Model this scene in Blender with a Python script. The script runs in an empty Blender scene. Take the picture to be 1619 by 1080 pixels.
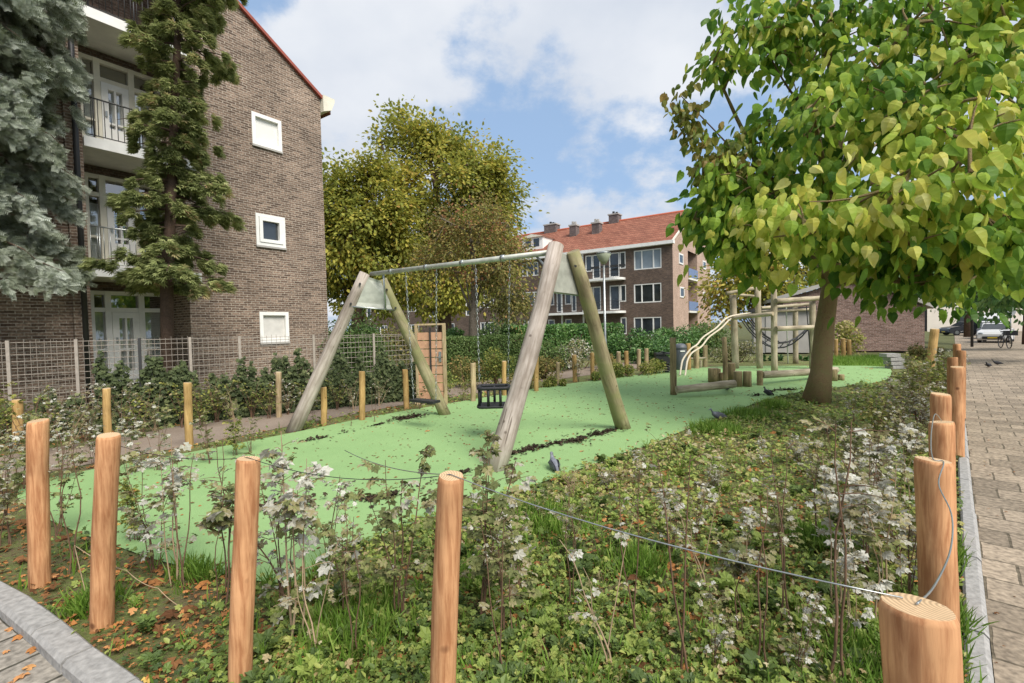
import bpy, math, random
import numpy as np
from mathutils import Vector
R = math.radians
rnd = random.Random(7)
NR = np.random.RandomState(11)
scene = bpy.context.scene
COL = scene.collection

# ------------------------------------------------------------------ camera
F, CX, CY, HC = 760.0, 809.5, 540.0, 1.5
TH, RO = math.atan(23.5/F), 0.024
fv = Vector((0, math.cos(TH), -math.sin(TH)))
r0 = Vector((1, 0, 0)); u0 = Vector((0, math.sin(TH), math.cos(TH)))
rv = math.cos(RO)*r0 - math.sin(RO)*u0
uv = math.cos(RO)*u0 + math.sin(RO)*r0
cam_d = bpy.data.cameras.new("Camera"); cam = bpy.data.objects.new("Camera", cam_d); COL.objects.link(cam)
cam_d.sensor_width = 36; cam_d.lens = 36*F/1619.0
cam_d.clip_start = 0.05; cam_d.clip_end = 2000
from mathutils import Matrix
M = Matrix((rv, uv, -fv)).transposed().to_4x4(); M.translation = (0, 0, HC)
cam.matrix_world = M
scene.camera = cam
CAM = Vector((0, 0, HC))

def ray(px, py):
    return fv*F + rv*(px-CX) - uv*(py-CY)
def G(px, py, z=0.0):                       # point of height z seen at a pixel
    d = ray(px, py); t = (z-HC)/d.z
    return CAM + d*t
def P(px, py, Y):                           # point at forward distance Y
    d = ray(px, py); return CAM + d*(Y/d.y)
def smooth(a, b, x):
    t = np.clip((x-a)/(b-a), 0, 1); return t*t*(3-2*t)
def zg(x, y):                               # the street falls gently away
    return -0.55*smooth(13, 38, y)*smooth(-2, 1, x-0.86*y)

# ------------------------------------------------------------------ world
SUN_EL, SUN_AZ = R(48), R(145)              # azimuth from +Y clockwise
w = bpy.data.worlds.new("World"); scene.world = w; w.use_nodes = True
nt = w.node_tree; nt.nodes.clear()
def N(nt, t, **k):
    n = nt.nodes.new(t)
    for a, b in k.items(): setattr(n, a, b)
    return n
out = N(nt, 'ShaderNodeOutputWorld'); bg = N(nt, 'ShaderNodeBackground')
sky = N(nt, 'ShaderNodeTexSky', sky_type='NISHITA', sun_disc=False)
sky.sun_elevation = SUN_EL; sky.sun_rotation = SUN_AZ
sky.air_density = 1.0; sky.dust_density = 2.0; sky.ozone_density = 1.5
tc = N(nt, 'ShaderNodeTexCoord'); sep = N(nt, 'ShaderNodeSeparateXYZ')
L = nt.links.new
L(tc.outputs['Generated'], sep.inputs[0])
zz = N(nt, 'ShaderNodeMath', operation='ADD'); zz.inputs[1].default_value = 0.45
L(sep.outputs['Z'], zz.inputs[0])
dx = N(nt, 'ShaderNodeMath', operation='DIVIDE'); dy = N(nt, 'ShaderNodeMath', operation='DIVIDE')
L(sep.outputs['X'], dx.inputs[0]); L(zz.outputs[0], dx.inputs[1])
L(sep.outputs['Y'], dy.inputs[0]); L(zz.outputs[0], dy.inputs[1])
cmb = N(nt, 'ShaderNodeCombineXYZ'); L(dx.outputs[0], cmb.inputs[0]); L(dy.outputs[0], cmb.inputs[1])
cmb.inputs[2].default_value = 9.1
nz = N(nt, 'ShaderNodeTexNoise'); nz.inputs['Scale'].default_value = 2.1; nz.inputs['Detail'].default_value = 9
nz.inputs['Roughness'].default_value = 0.58; nz.inputs['Distortion'].default_value = 0.0
L(cmb.outputs[0], nz.inputs['Vector'])
# more cloud high up, clearer near the horizon
hb = N(nt, 'ShaderNodeMapRange'); hb.inputs[1].default_value = 0.10; hb.inputs[2].default_value = 0.42
hb.inputs[3].default_value = -0.02; hb.inputs[4].default_value = 0.10
L(sep.outputs['Z'], hb.inputs[0])
ad = N(nt, 'ShaderNodeMath', operation='ADD'); L(nz.outputs[0], ad.inputs[0]); L(hb.outputs[0], ad.inputs[1])
cr = N(nt, 'ShaderNodeValToRGB'); cr.color_ramp.elements[0].position = 0.495; cr.color_ramp.elements[1].position = 0.60
cr.color_ramp.interpolation = 'EASE'
L(ad.outputs[0], cr.inputs[0])
nz2 = N(nt, 'ShaderNodeTexNoise'); nz2.inputs['Scale'].default_value = 2.3; nz2.inputs['Detail'].default_value = 7
L(cmb.outputs[0], nz2.inputs['Vector'])
cc = N(nt, 'ShaderNodeValToRGB')
cc.color_ramp.elements[0].position = 0.33; cc.color_ramp.elements[0].color = (2.65, 2.95, 3.45, 1)
cc.color_ramp.elements[1].position = 0.62; cc.color_ramp.elements[1].color = (3.7, 3.85, 4.1, 1)
L(nz2.outputs[0], cc.inputs[0])
hue = N(nt, 'ShaderNodeMix', data_type='RGBA', blend_type='MIX'); hue.inputs[0].default_value = 0.75
L(sky.outputs[0], hue.inputs[6]); hue.inputs[7].default_value = (1.6, 2.32, 3.4, 1)
mx = N(nt, 'ShaderNodeMix', data_type='RGBA'); L(cr.outputs[0], mx.inputs[0])
L(hue.outputs[2], mx.inputs[6]); L(cc.outputs[0], mx.inputs[7])
L(mx.outputs[2], bg.inputs[0]); bg.inputs[1].default_value = 0.12
L(bg.outputs[0], out.inputs[0])
# ------------------------------------------------------------------ sun
sd = bpy.data.lights.new("Sun", 'SUN'); sd.energy = 2.5; sd.angle = R(30); sd.color = (1, .95, .87)
so = bpy.data.objects.new("Sun", sd); COL.objects.link(so)
so.rotation_euler = (R(90)-SUN_EL, 0, -SUN_AZ+math.pi)
sdir = Vector((math.sin(SUN_AZ)*math.cos(SUN_EL), math.cos(SUN_AZ)*math.cos(SUN_EL), math.sin(SUN_EL)))
so.rotation_euler = sdir.to_track_quat('Z', 'Y').to_euler()
scene.view_settings.view_transform = 'Standard'; scene.view_settings.look = 'None'
scene.view_settings.exposure = 0.92; scene.view_settings.gamma = 1.0
scene.render.engine = 'CYCLES'
scene.cycles.max_bounces = 6; scene.cycles.diffuse_bounces = 3; scene.cycles.transparent_max_bounces = 8

# ------------------------------------------------------------------ helpers
def tag(o, label=None, cat=None, group=None, kind=None):
    if label: o['label'] = label
    if cat: o['category'] = cat
    if group: o['group'] = group
    if kind: o['kind'] = kind
    return o
def empty(name, loc=(0, 0, 0), rz=0):
    o = bpy.data.objects.new(name, None); COL.objects.link(o); o.location = loc; o.rotation_euler = (0, 0, rz)
    o.empty_display_size = .2
    return o
def copy_tree(o, parent=None):
    c = o.copy(); COL.objects.link(c); c.parent = parent
    for ch in list(o.children): copy_tree(ch, c)
    return c

class MB:
    def __init__(s): s.v = []; s.f = []; s.sm = []
    def add(s, v, f, smooth=False):
        b = len(s.v); s.v += [tuple(p) for p in v]; s.f += [tuple(i+b for i in q) for q in f]; s.sm += [smooth]*len(f); return s
    def box(s, x0, x1, y0, y1, z0, z1):
        return s.add([(x0,y0,z0),(x1,y0,z0),(x1,y1,z0),(x0,y1,z0),(x0,y0,z1),(x1,y0,z1),(x1,y1,z1),(x0,y1,z1)],
                     [(0,3,2,1),(4,5,6,7),(0,1,5,4),(1,2,6,5),(2,3,7,6),(3,0,4,7)])
    def quad(s, a, b, c, d): return s.add([a, b, c, d], [(0,1,2,3)])
    def tube(s, pts, rad, n=8, caps=True, jit=0, sq=None):
        pts = [Vector(p) for p in pts]; m = len(pts)
        if not hasattr(rad, '__len__'): rad = [rad]*m
        t = (pts[1]-pts[0]).normalized()
        a = Vector((1,0,0)) if abs(t.x) < .8 else Vector((0,1,0))
        u = t.cross(a).normalized(); vs = []; fs = []
        for i, p in enumerate(pts):
            if i: 
                t2 = (pts[min(i+1, m-1)]-pts[i-1]).normalized()
                u = (u - t2*u.dot(t2)).normalized(); t = t2
            v = t.cross(u)
            for k in range(n):
                an = 2*math.pi*k/n; r = rad[i]*(1+(rnd.uniform(-jit, jit) if jit else 0))
                vs.append(p+u*(math.cos(an)*r)+v*(math.sin(an)*r))
        for i in range(m-1):
            for k in range(n):
                fs.append((i*n+k, i*n+(k+1)%n, (i+1)*n+(k+1)%n, (i+1)*n+k))
        s.add(vs, fs, True)
        if caps:
            b = len(s.v)-len(vs)
            s.f.append(tuple(b+k for k in reversed(range(n)))); s.sm.append(False)
            s.f.append(tuple(b+(m-1)*n+k for k in range(n))); s.sm.append(False)
        return s
    def lathe(s, prof, n=16, c=(0,0,0), caps=True):
        vs = []; fs = []; m = len(prof)
        for r, z in prof:
            for k in range(n):
                a = 2*math.pi*k/n; vs.append((c[0]+r*math.cos(a), c[1]+r*math.sin(a), c[2]+z))
        for i in range(m-1):
            for k in range(n): fs.append((i*n+k, i*n+(k+1)%n, (i+1)*n+(k+1)%n, (i+1)*n+k))
        b = len(s.v); s.add(vs, fs, True)
        if caps:
            s.f.append(tuple(b+k for k in reversed(range(n)))); s.sm.append(False)
            s.f.append(tuple(b+(m-1)*n+k for k in range(n))); s.sm.append(False)
        return s
    def ball(s, c, rx, ry, rz, nu=12, nv=8):
        vs = []; fs = []
        for j in range(nv+1):
            ph = math.pi*j/nv-math.pi/2
            for i in range(nu):
                th = 2*math.pi*i/nu
                vs.append((c[0]+rx*math.cos(ph)*math.cos(th), c[1]+ry*math.cos(ph)*math.sin(th), c[2]+rz*math.sin(ph)))
        for j in range(nv):
            for i in range(nu): fs.append((j*nu+i, j*nu+(i+1)%nu, (j+1)*nu+(i+1)%nu, (j+1)*nu+i))
        return s.add(vs, fs, True)
    def prism(s, poly, y0, y1):                       # poly in xz, extruded along y
        n = len(poly); vs = [(x, y0, z) for x, z in poly]+[(x, y1, z) for x, z in poly]
        fs = [tuple(range(n)), tuple(reversed(range(n, 2*n)))]+[(i, i+n, (i+1)%n+n, (i+1)%n) for i in range(n)]
        return s.add(vs, fs)
    def mesh(s, name, mat):
        me = bpy.data.meshes.new(name); me.from_pydata([tuple(p) for p in s.v], [], s.f)
        me.polygons.foreach_set('use_smooth', s.sm); me.materials.append(mat); me.update(); return me
    def build(s, name, mat, parent=None, loc=None):
        o = bpy.data.objects.new(name, s.mesh(name, mat)); COL.objects.link(o)
        if parent: o.parent = parent
        if loc: o.location = loc
        return o

def wall_grid(x0, x1, z0, z1, holes, y=0.0, rev=0.1, top=None):
    """wall in the xz plane facing -y with rectangular openings and reveals"""
    m = MB(); xs = sorted({x0, x1}|{h[0] for h in holes}|{h[1] for h in holes}); zs = sorted({z0, z1}|{h[2] for h in holes}|{h[3] for h in holes})
    for i in range(len(xs)-1):
        for j in range(len(zs)-1):
            a, b, c, d = xs[i], xs[i+1], zs[j], zs[j+1]; mx_, mz = (a+b)/2, (c+d)/2
            if any(h[0] < mx_ < h[1] and h[2] < mz < h[3] for h in holes): continue
            m.quad((a,y,c),(b,y,c),(b,y,d),(a,y,d))
    for (a, b, c, d) in holes:
        m.quad((a,y,c),(a,y,d),(a,y+rev,d),(a,y+rev,c)); m.quad((b,y,c),(b,y+rev,c),(b,y+rev,d),(b,y,d))
        m.quad((a,y,d),(b,y,d),(b,y+rev,d),(a,y+rev,d)); m.quad((a,y,c),(a,y+rev,c),(b,y+rev,c),(b,y,c))
    return m

def inpoly(x, y, poly):
    c = np.zeros(len(x), bool); n = len(poly)
    for i in range(n):
        x1, y1 = poly[i]; x2, y2 = poly[(i+1)%n]
        k = ((y1 > y) != (y2 > y)) & (x < (x2-x1)*(y-y1)/(y2-y1+1e-12)+x1); c ^= k
    return c

def nrm(a): return a/np.maximum(np.linalg.norm(a, axis=1, keepdims=True), 1e-9)
# leaf templates: quads only ------------------------------------------------
def T_diamond():
    return np.array([(0,0,0),(.32,.5,-.06),(0,1,-.1),(-.32,.5,-.06)]), [(0,1,2,3)]
def T_fold():
    return np.array([(0,0,0),(.3,.35,.08),(.22,.75,.0),(0,1,-.12),(0,.5,-.03),(-.3,.35,.08),(-.22,.75,.0)]), [(0,1,4,4)] and [(0,1,2,4),(4,2,3,6),(0,4,6,5)]
def T_lobed():
    v = [(0,.42,0.02),(0,0,0)]; 
    tips = [(-.52,.22,-.1),(-.42,.72,-.04),(0,1.05,-.1),(.42,.72,-.04),(.52,.22,-.1)]
    sides = [(-.12,.0,0),(-.33,.42,.05),(-.2,.78,.05),(.2,.78,.05),(.33,.42,.05),(.12,.0,0)]
    v = [(0,.4,0)]+tips+sides
    f = [(0,6+k,1+k,7+k) for k in range(5)]
    return np.array(v), f
def T_heart():
    ty = [0, .12, .33, .58, .82, 1.0]; tz = [0, .03, .04, -.03, -.14, -.32]
    sw_ = [(.13,-.09,-.02), (.33,.02,-.09), (.41,.24,-.15), (.33,.50,-.20), (.14,.80,-.24)]
    v = [(0, ty[k], tz[k]) for k in range(6)]
    for sgn in (1, -1): v += [(sgn*a, b, c) for a, b, c in sw_]
    f = []
    for o in (6, 11):
        f += [(0,o,o+1,1), (1,o+1,o+2,2), (2,o+2,o+3,3), (3,o+3,o+4,4)]
    f += [(4,10,5,15)]
    return np.array(v), f
def T_blade():
    return np.array([(-.035,0,0),(.035,0,0),(.03,.55,.06),(-.03,.55,.06),(.004,1,.22),(-.004,1,.22)]), [(0,1,2,3),(3,2,4,5)]
def leaf_mesh(name, mat, Pn, D, Nn, S, T, tint):
    V, Fc = T; V = np.asarray(V, float); Fc = np.asarray(Fc, int)
    Pn = np.asarray(Pn, float); n = len(Pn)
    y = nrm(np.asarray(D, float)); z = Nn-(Nn*y).sum(1, keepdims=True)*y; z = nrm(z); x = np.cross(y, z)
    S = np.broadcast_to(np.asarray(S, float), (n,))
    A = Pn[:,None,:]+S[:,None,None]*(V[None,:,0:1]*x[:,None,:]+V[None,:,1:2]*y[:,None,:]+V[None,:,2:3]*z[:,None,:])
    k = len(V); A = A.reshape(-1, 3)
    idx = (Fc[None]+(np.arange(n)*k)[:,None,None]).reshape(-1, 4)
    me = bpy.data.meshes.new(name); me.vertices.add(len(A)); me.vertices.foreach_set('co', A.astype(np.float32).ravel())
    me.loops.add(idx.size); me.loops.foreach_set('vertex_index', idx.ravel().astype(np.int32))
    me.polygons.add(len(idx)); me.polygons.foreach_set('loop_start', (np.arange(len(idx))*4).astype(np.int32))
    me.polygons.foreach_set('use_smooth', np.zeros(len(idx), bool))
    at = me.attributes.new('tint', 'FLOAT', 'POINT'); at.data.foreach_set('value', np.repeat(np.clip(tint, 0, 1), k).astype(np.float32))
    me.materials.append(mat); me.update(); me.validate()
    return me
def obj(name, me, parent=None):
    o = bpy.data.objects.new(name, me); COL.objects.link(o)
    if parent: o.parent = parent
    return o
def leaves(name, mat, Pn, D, Nn, S, T, tint, parent=None):
    return obj(name, leaf_mesh(name, mat, Pn, D, Nn, S, T, tint), parent)
def rand_dir(n): return nrm(NR.normal(size=(n, 3)))

# ------------------------------------------------------------------ materials
def newmat(name):
    m = bpy.data.materials.new(name); m.use_nodes = True; m.node_tree.nodes.clear(); return m, m.node_tree
def ramp(nt, stops):
    c = N(nt, 'ShaderNodeValToRGB'); e = c.color_ramp.elements
    while len(e) > 1: e.remove(e[-1])
    e[0].position = stops[0][0]; e[0].color = (*stops[0][1], 1)
    for p, k in stops[1:]:
        q = e.new(p); q.color = (*k, 1)
    return c
def mat_plain(name, col, rough=.6, metal=0, var=.12, scale=6, bump=.0, spec=.5, stretch=(1,1,1)):
    m, nt = newmat(name); L = nt.links.new
    o = N(nt, 'ShaderNodeOutputMaterial'); b = N(nt, 'ShaderNodeBsdfPrincipled'); L(b.outputs[0], o.inputs[0])
    t = N(nt, 'ShaderNodeTexCoord'); mp = N(nt, 'ShaderNodeMapping'); mp.inputs['Scale'].default_value = stretch
    n = N(nt, 'ShaderNodeTexNoise'); n.inputs['Scale'].default_value = scale; n.inputs['Detail'].default_value = 6
    L(t.outputs['Object'], mp.inputs[0]); L(mp.outputs[0], n.inputs['Vector'])
    c = ramp(nt, [(.3, tuple(x*(1-var) for x in col)), (.7, tuple(min(1, x*(1+var)) for x in col))])
    L(n.outputs[0], c.inputs[0]); L(c.outputs[0], b.inputs['Base Color'])
    b.inputs['Roughness'].default_value = rough; b.inputs['Metallic'].default_value = metal; b.inputs['Specular IOR Level'].default_value = spec
    if bump:
        bp = N(nt, 'ShaderNodeBump'); bp.inputs['Strength'].default_value = bump; bp.inputs['Distance'].default_value = .01
        L(n.outputs[0], bp.inputs['Height']); L(bp.outputs[0], b.inputs['Normal'])
    return m
def mat_leaf(name, stops, trans=.3, rough=.5, spec=.35, noise=0.0, nscale=60):
    m, nt = newmat(name); L = nt.links.new
    o = N(nt, 'ShaderNodeOutputMaterial'); b = N(nt, 'ShaderNodeBsdfPrincipled'); tr = N(nt, 'ShaderNodeBsdfTranslucent'); mi = N(nt, 'ShaderNodeMixShader')
    a = N(nt, 'ShaderNodeAttribute', attribute_name='tint'); c = ramp(nt, stops)
    if noise:
        t = N(nt, 'ShaderNodeTexCoord'); n = N(nt, 'ShaderNodeTexNoise'); n.inputs['Scale'].default_value = nscale; n.inputs['Detail'].default_value = 3
        L(t.outputs['Object'], n.inputs['Vector'])
        s = N(nt, 'ShaderNodeMapRange'); s.inputs[1].default_value = .3; s.inputs[2].default_value = .7; s.inputs[3].default_value = -noise; s.inputs[4].default_value = noise
        L(n.outputs[0], s.inputs[0]); ad = N(nt, 'ShaderNodeMath', operation='ADD'); L(a.outputs['Fac'], ad.inputs[0]); L(s.outputs[0], ad.inputs[1]); L(ad.outputs[0], c.inputs[0])
    else: L(a.outputs['Fac'], c.inputs[0])
    L(c.outputs[0], b.inputs['Base Color']); L(c.outputs[0], tr.inputs['Color'])
    b.inputs['Roughness'].default_value = rough; b.inputs['Specular IOR Level'].default_value = spec
    mi.inputs[0].default_value = trans; L(b.outputs[0], mi.inputs[1]); L(tr.outputs[0], mi.inputs[2]); L(mi.outputs[0], o.inputs[0])
    return m
def mat_brick(name, c1, c2, mortar, bw=.21, bh=.065, ms=.008, scale_n=.8, rough=.9, offs=.5, var=.35, axis='wall', rot=0, bump=.5, stain=None, third=None):
    m, nt = newmat(name); L = nt.links.new
    o = N(nt, 'ShaderNodeOutputMaterial'); b = N(nt, 'ShaderNodeBsdfPrincipled'); L(b.outputs[0], o.inputs[0]); b.inputs['Roughness'].default_value = rough
    b.inputs['Specular IOR Level'].default_value = .25
    t = N(nt, 'ShaderNodeTexCoord')
    if axis == 'wall':
        s = N(nt, 'ShaderNodeSeparateXYZ'); L(t.outputs['Object'], s.inputs[0]); a = N(nt, 'ShaderNodeMath', operation='ADD'); L(s.outputs[0], a.inputs[0]); L(s.outputs[1], a.inputs[1])
        cb = N(nt, 'ShaderNodeCombineXYZ'); L(a.outputs[0], cb.inputs[0]); L(s.outputs[2], cb.inputs[1]); vec = cb.outputs[0]
    else:
        mp = N(nt, 'ShaderNodeMapping'); mp.inputs['Rotation'].default_value = (0, 0, rot); L(t.outputs['Object'], mp.inputs[0]); vec = mp.outputs[0]
    wn = N(nt, 'ShaderNodeTexNoise'); wn.inputs['Scale'].default_value = 9; wn.inputs['Detail'].default_value = 2; L(vec, wn.inputs['Vector'])
    wm = N(nt, 'ShaderNodeVectorMath', operation='MULTIPLY_ADD'); L(wn.outputs['Color'], wm.inputs[0]); wm.inputs[1].default_value = (.012,)*3 if axis == 'wall' else (.02,)*3; L(vec, wm.inputs[2]); vec2 = wm.outputs[0]
    br = N(nt, 'ShaderNodeTexBrick'); br.inputs['Scale'].default_value = 1; br.inputs['Brick Width'].default_value = bw; br.inputs['Row Height'].default_value = bh
    br.inputs['Mortar Size'].default_value = ms; br.inputs['Mortar Smooth'].default_value = .3; br.offset = offs; br.inputs['Bias'].default_value = 0
    br.inputs['Color1'].default_value = (*c1, 1); br.inputs['Color2'].default_value = (*c2, 1); br.inputs['Mortar'].default_value = (*mortar, 1)
    L(vec2, br.inputs['Vector'])
    n = N(nt, 'ShaderNodeTexNoise'); n.inputs['Scale'].default_value = scale_n; n.inputs['Detail'].default_value = 8; n.inputs['Roughness'].default_value = .65; L(vec, n.inputs['Vector'])
    n3 = N(nt, 'ShaderNodeTexNoise'); n3.inputs['Scale'].default_value = 22 if axis == 'wall' else 30; n3.inputs['Detail'].default_value = 4; L(vec, n3.inputs['Vector'])
    k = ramp(nt, [(.3, (1-var,)*3), (.7, (1+var,)*3)]); L(n.outputs[0], k.inputs[0])
    k3 = ramp(nt, [(.3, (.6,)*3), (.7, (1.45,)*3)]); L(n3.outputs[0], k3.inputs[0])
    m1 = N(nt, 'ShaderNodeMix', data_type='RGBA', blend_type='MULTIPLY'); m1.inputs[0].default_value = 1; L(br.outputs[0], m1.inputs[6]); L(k.outputs[0], m1.inputs[7])
    m2 = N(nt, 'ShaderNodeMix', data_type='RGBA', blend_type='MULTIPLY'); m2.inputs[0].default_value = 1; L(m1.outputs[2], m2.inputs[6]); L(k3.outputs[0], m2.inputs[7])
    L(m2.outputs[2], b.inputs['Base Color'])
    bp = N(nt, 'ShaderNodeBump'); bp.inputs['Strength'].default_value = bump; bp.inputs['Distance'].default_value = .006; bp.invert = True
    L(br.outputs['Fac'], bp.inputs['Height']); L(bp.outputs[0], b.inputs['Normal'])
    return m
def mat_wood(name, c_lo, c_hi, knot=(.12,.05,.02), end=None, rough=.75, scale=9, stain=None):
    m, nt = newmat(name); L = nt.links.new
    o = N(nt, 'ShaderNodeOutputMaterial'); b = N(nt, 'ShaderNodeBsdfPrincipled'); L(b.outputs[0], o.inputs[0]); b.inputs['Roughness'].default_value = rough; b.inputs['Specular IOR Level'].default_value = .25
    t = N(nt, 'ShaderNodeTexCoord'); oi = N(nt, 'ShaderNodeObjectInfo')
    va = N(nt, 'ShaderNodeVectorMath', operation='MULTIPLY_ADD'); L(oi.outputs['Random'], va.inputs[0]); va.inputs[1].default_value = (37, 53, 71); L(t.outputs['Object'], va.inputs[2])
    mp = N(nt, 'ShaderNodeMapping'); mp.inputs['Scale'].default_value = (1, 1, .09); L(va.outputs[0], mp.inputs[0])
    n = N(nt, 'ShaderNodeTexNoise'); n.inputs['Scale'].default_value = scale*6; n.inputs['Detail'].default_value = 5; n.inputs['Roughness'].default_value = .6; n.inputs['Distortion'].default_value = .4; L(mp.outputs[0], n.inputs['Vector'])
    c = ramp(nt, [(.36, c_lo), (.62, c_hi)]); L(n.outputs[0], c.inputs[0]); cur = c.outputs[0]
    vo = N(nt, 'ShaderNodeTexVoronoi'); vo.inputs['Scale'].default_value = 5.5; L(va.outputs[0], vo.inputs['Vector'])
    kr = N(nt, 'ShaderNodeMapRange'); kr.inputs[1].default_value = .05; kr.inputs[2].default_value = .12; kr.inputs[3].default_value = .8; kr.inputs[4].default_value = 0; L(vo.outputs['Distance'], kr.inputs[0])
    mk = N(nt, 'ShaderNodeMix', data_type='RGBA'); L(kr.outputs[0], mk.inputs[0]); L(cur, mk.inputs[6]); mk.inputs[7].default_value = (*knot, 1); cur = mk.outputs[2]
    n2 = N(nt, 'ShaderNodeTexNoise'); n2.inputs['Scale'].default_value = 4; n2.inputs['Detail'].default_value = 4; L(va.outputs[0], n2.inputs['Vector'])
    mpc = N(nt, 'ShaderNodeMapping'); mpc.inputs['Scale'].default_value = (1, 1, .05); L(va.outputs[0], mpc.inputs[0])
    nc = N(nt, 'ShaderNodeTexNoise'); nc.inputs['Scale'].default_value = 26; nc.inputs['Detail'].default_value = 3; L(mpc.outputs[0], nc.inputs['Vector'])
    cs_ = N(nt, 'ShaderNodeMapRange'); cs_.inputs[1].default_value = .66; cs_.inputs[2].default_value = .70; cs_.inputs[3].default_value = 0; cs_.inputs[4].default_value = .75; L(nc.outputs[0], cs_.inputs[0])
    mc = N(nt, 'ShaderNodeMix', data_type='RGBA'); L(cs_.outputs[0], mc.inputs[0]); L(cur, mc.inputs[6]); mc.inputs[7].default_value = (*[x*.9 for x in knot], 1); cur = mc.outputs[2]
    nv = N(nt, 'ShaderNodeTexNoise'); nv.inputs['Scale'].default_value = 2.6; nv.inputs['Detail'].default_value = 5; L(va.outputs[0], nv.inputs['Vector'])
    kv = ramp(nt, [(.32, (.68,.66,.64)), (.62, (1.12,1.12,1.12))]); L(nv.outputs[0], kv.inputs[0]); mv = N(nt, 'ShaderNodeMix', data_type='RGBA', blend_type='MULTIPLY'); mv.inputs[0].default_value = 1; L(cur, mv.inputs[6]); L(kv.outputs[0], mv.inputs[7]); cur = mv.outputs[2]
    if stain:
        sr = N(nt, 'ShaderNodeMapRange'); sr.inputs[1].default_value = .42; sr.inputs[2].default_value = .6; L(n2.outputs[0], sr.inputs[0])
        ms = N(nt, 'ShaderNodeMix', data_type='RGBA'); L(sr.outputs[0], ms.inputs[0]); L(cur, ms.inputs[6]); ms.inputs[7].default_value = (*stain, 1); cur = ms.outputs[2]
    if end:
        g = N(nt, 'ShaderNodeNewGeometry'); s = N(nt, 'ShaderNodeSeparateXYZ'); L(t.outputs['Normal'], s.inputs[0])
        er = N(nt, 'ShaderNodeMapRange'); er.inputs[1].default_value = .75; er.inputs[2].default_value = .9; L(s.outputs[2], er.inputs[0])
        ro = N(nt, 'ShaderNodeVectorMath', operation='LENGTH'); mp2 = N(nt, 'ShaderNodeMapping'); mp2.inputs['Scale'].default_value = (1, 1, 0); L(t.outputs['Object'], mp2.inputs[0]); L(mp2.outputs[0], ro.inputs[0])
        wv = N(nt, 'ShaderNodeMath', operation='MULTIPLY'); wv.inputs[1].default_value = 700; L(ro.outputs['Value'], wv.inputs[0]); sn = N(nt, 'ShaderNodeMath', operation='SINE'); L(wv.outputs[0], sn.inputs[0])
        ad = N(nt, 'ShaderNodeMath', operation='MULTIPLY_ADD'); L(sn.outputs[0], ad.inputs[0]); ad.inputs[1].default_value = .22; L(n2.outputs[0], ad.inputs[2])
        ec = ramp(nt, [(.25, tuple(x*.6 for x in end)), (.7, end)]); L(ad.outputs[0], ec.inputs[0])
        me = N(nt, 'ShaderNodeMix', data_type='RGBA'); L(er.outputs[0], me.inputs[0]); L(cur, me.inputs[6]); L(ec.outputs[0], me.inputs[7]); cur = me.outputs[2]
    L(cur, b.inputs['Base Color'])
    bp = N(nt, 'ShaderNodeBump'); bp.inputs['Strength'].default_value = .5; bp.inputs['Distance'].default_value = .004; L(n.outputs[0], bp.inputs['Height']); L(bp.outputs[0], b.inputs['Normal'])
    return m
def mat_ground(name, stops, s1=2.0, s2=40, bump=.6, dist=.02, rough=.95, fac=.5):
    m, nt = newmat(name); L = nt.links.new
    o = N(nt, 'ShaderNodeOutputMaterial'); b = N(nt, 'ShaderNodeBsdfPrincipled'); L(b.outputs[0], o.inputs[0]); b.inputs['Roughness'].default_value = rough; b.inputs['Specular IOR Level'].default_value = .15
    t = N(nt, 'ShaderNodeTexCoord')
    n = N(nt, 'ShaderNodeTexNoise'); n.inputs['Scale'].default_value = s1; n.inputs['Detail'].default_value = 8; n.inputs['Roughness'].default_value = .7; L(t.outputs['Object'], n.inputs['Vector'])
    n2 = N(nt, 'ShaderNodeTexNoise'); n2.inputs['Scale'].default_value = s2; n2.inputs['Detail'].default_value = 6; n2.inputs['Roughness'].default_value = .7; L(t.outputs['Object'], n2.inputs['Vector'])
    mi = N(nt, 'ShaderNodeMix', data_type='FLOAT'); mi.inputs[0].default_value = fac; L(n.outputs[0], mi.inputs[2]); L(n2.outputs[0], mi.inputs[3])
    c = ramp(nt, stops); L(mi.outputs[0], c.inputs[0]); L(c.outputs[0], b.inputs['Base Color'])
    bp = N(nt, 'ShaderNodeBump'); bp.inputs['Strength'].default_value = bump; bp.inputs['Distance'].default_value = dist; L(n2.outputs[0], bp.inputs['Height']); L(bp.outputs[0], b.inputs['Normal'])
    return m
def mat_glass(name, tintc=(.85,.9,.9), a=.35):
    m, nt = newmat(name); L = nt.links.new
    o = N(nt, 'ShaderNodeOutputMaterial'); t = N(nt, 'ShaderNodeBsdfTransparent'); t.inputs[0].default_value = (*tintc, 1); g = N(nt, 'ShaderNodeBsdfGlossy'); g.inputs['Roughness'].default_value = .03
    mi = N(nt, 'ShaderNodeMixShader'); mi.inputs[0].default_value = a; L(t.outputs[0], mi.inputs[1]); L(g.outputs[0], mi.inputs[2]); L(mi.outputs[0], o.inputs[0]); return m

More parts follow.
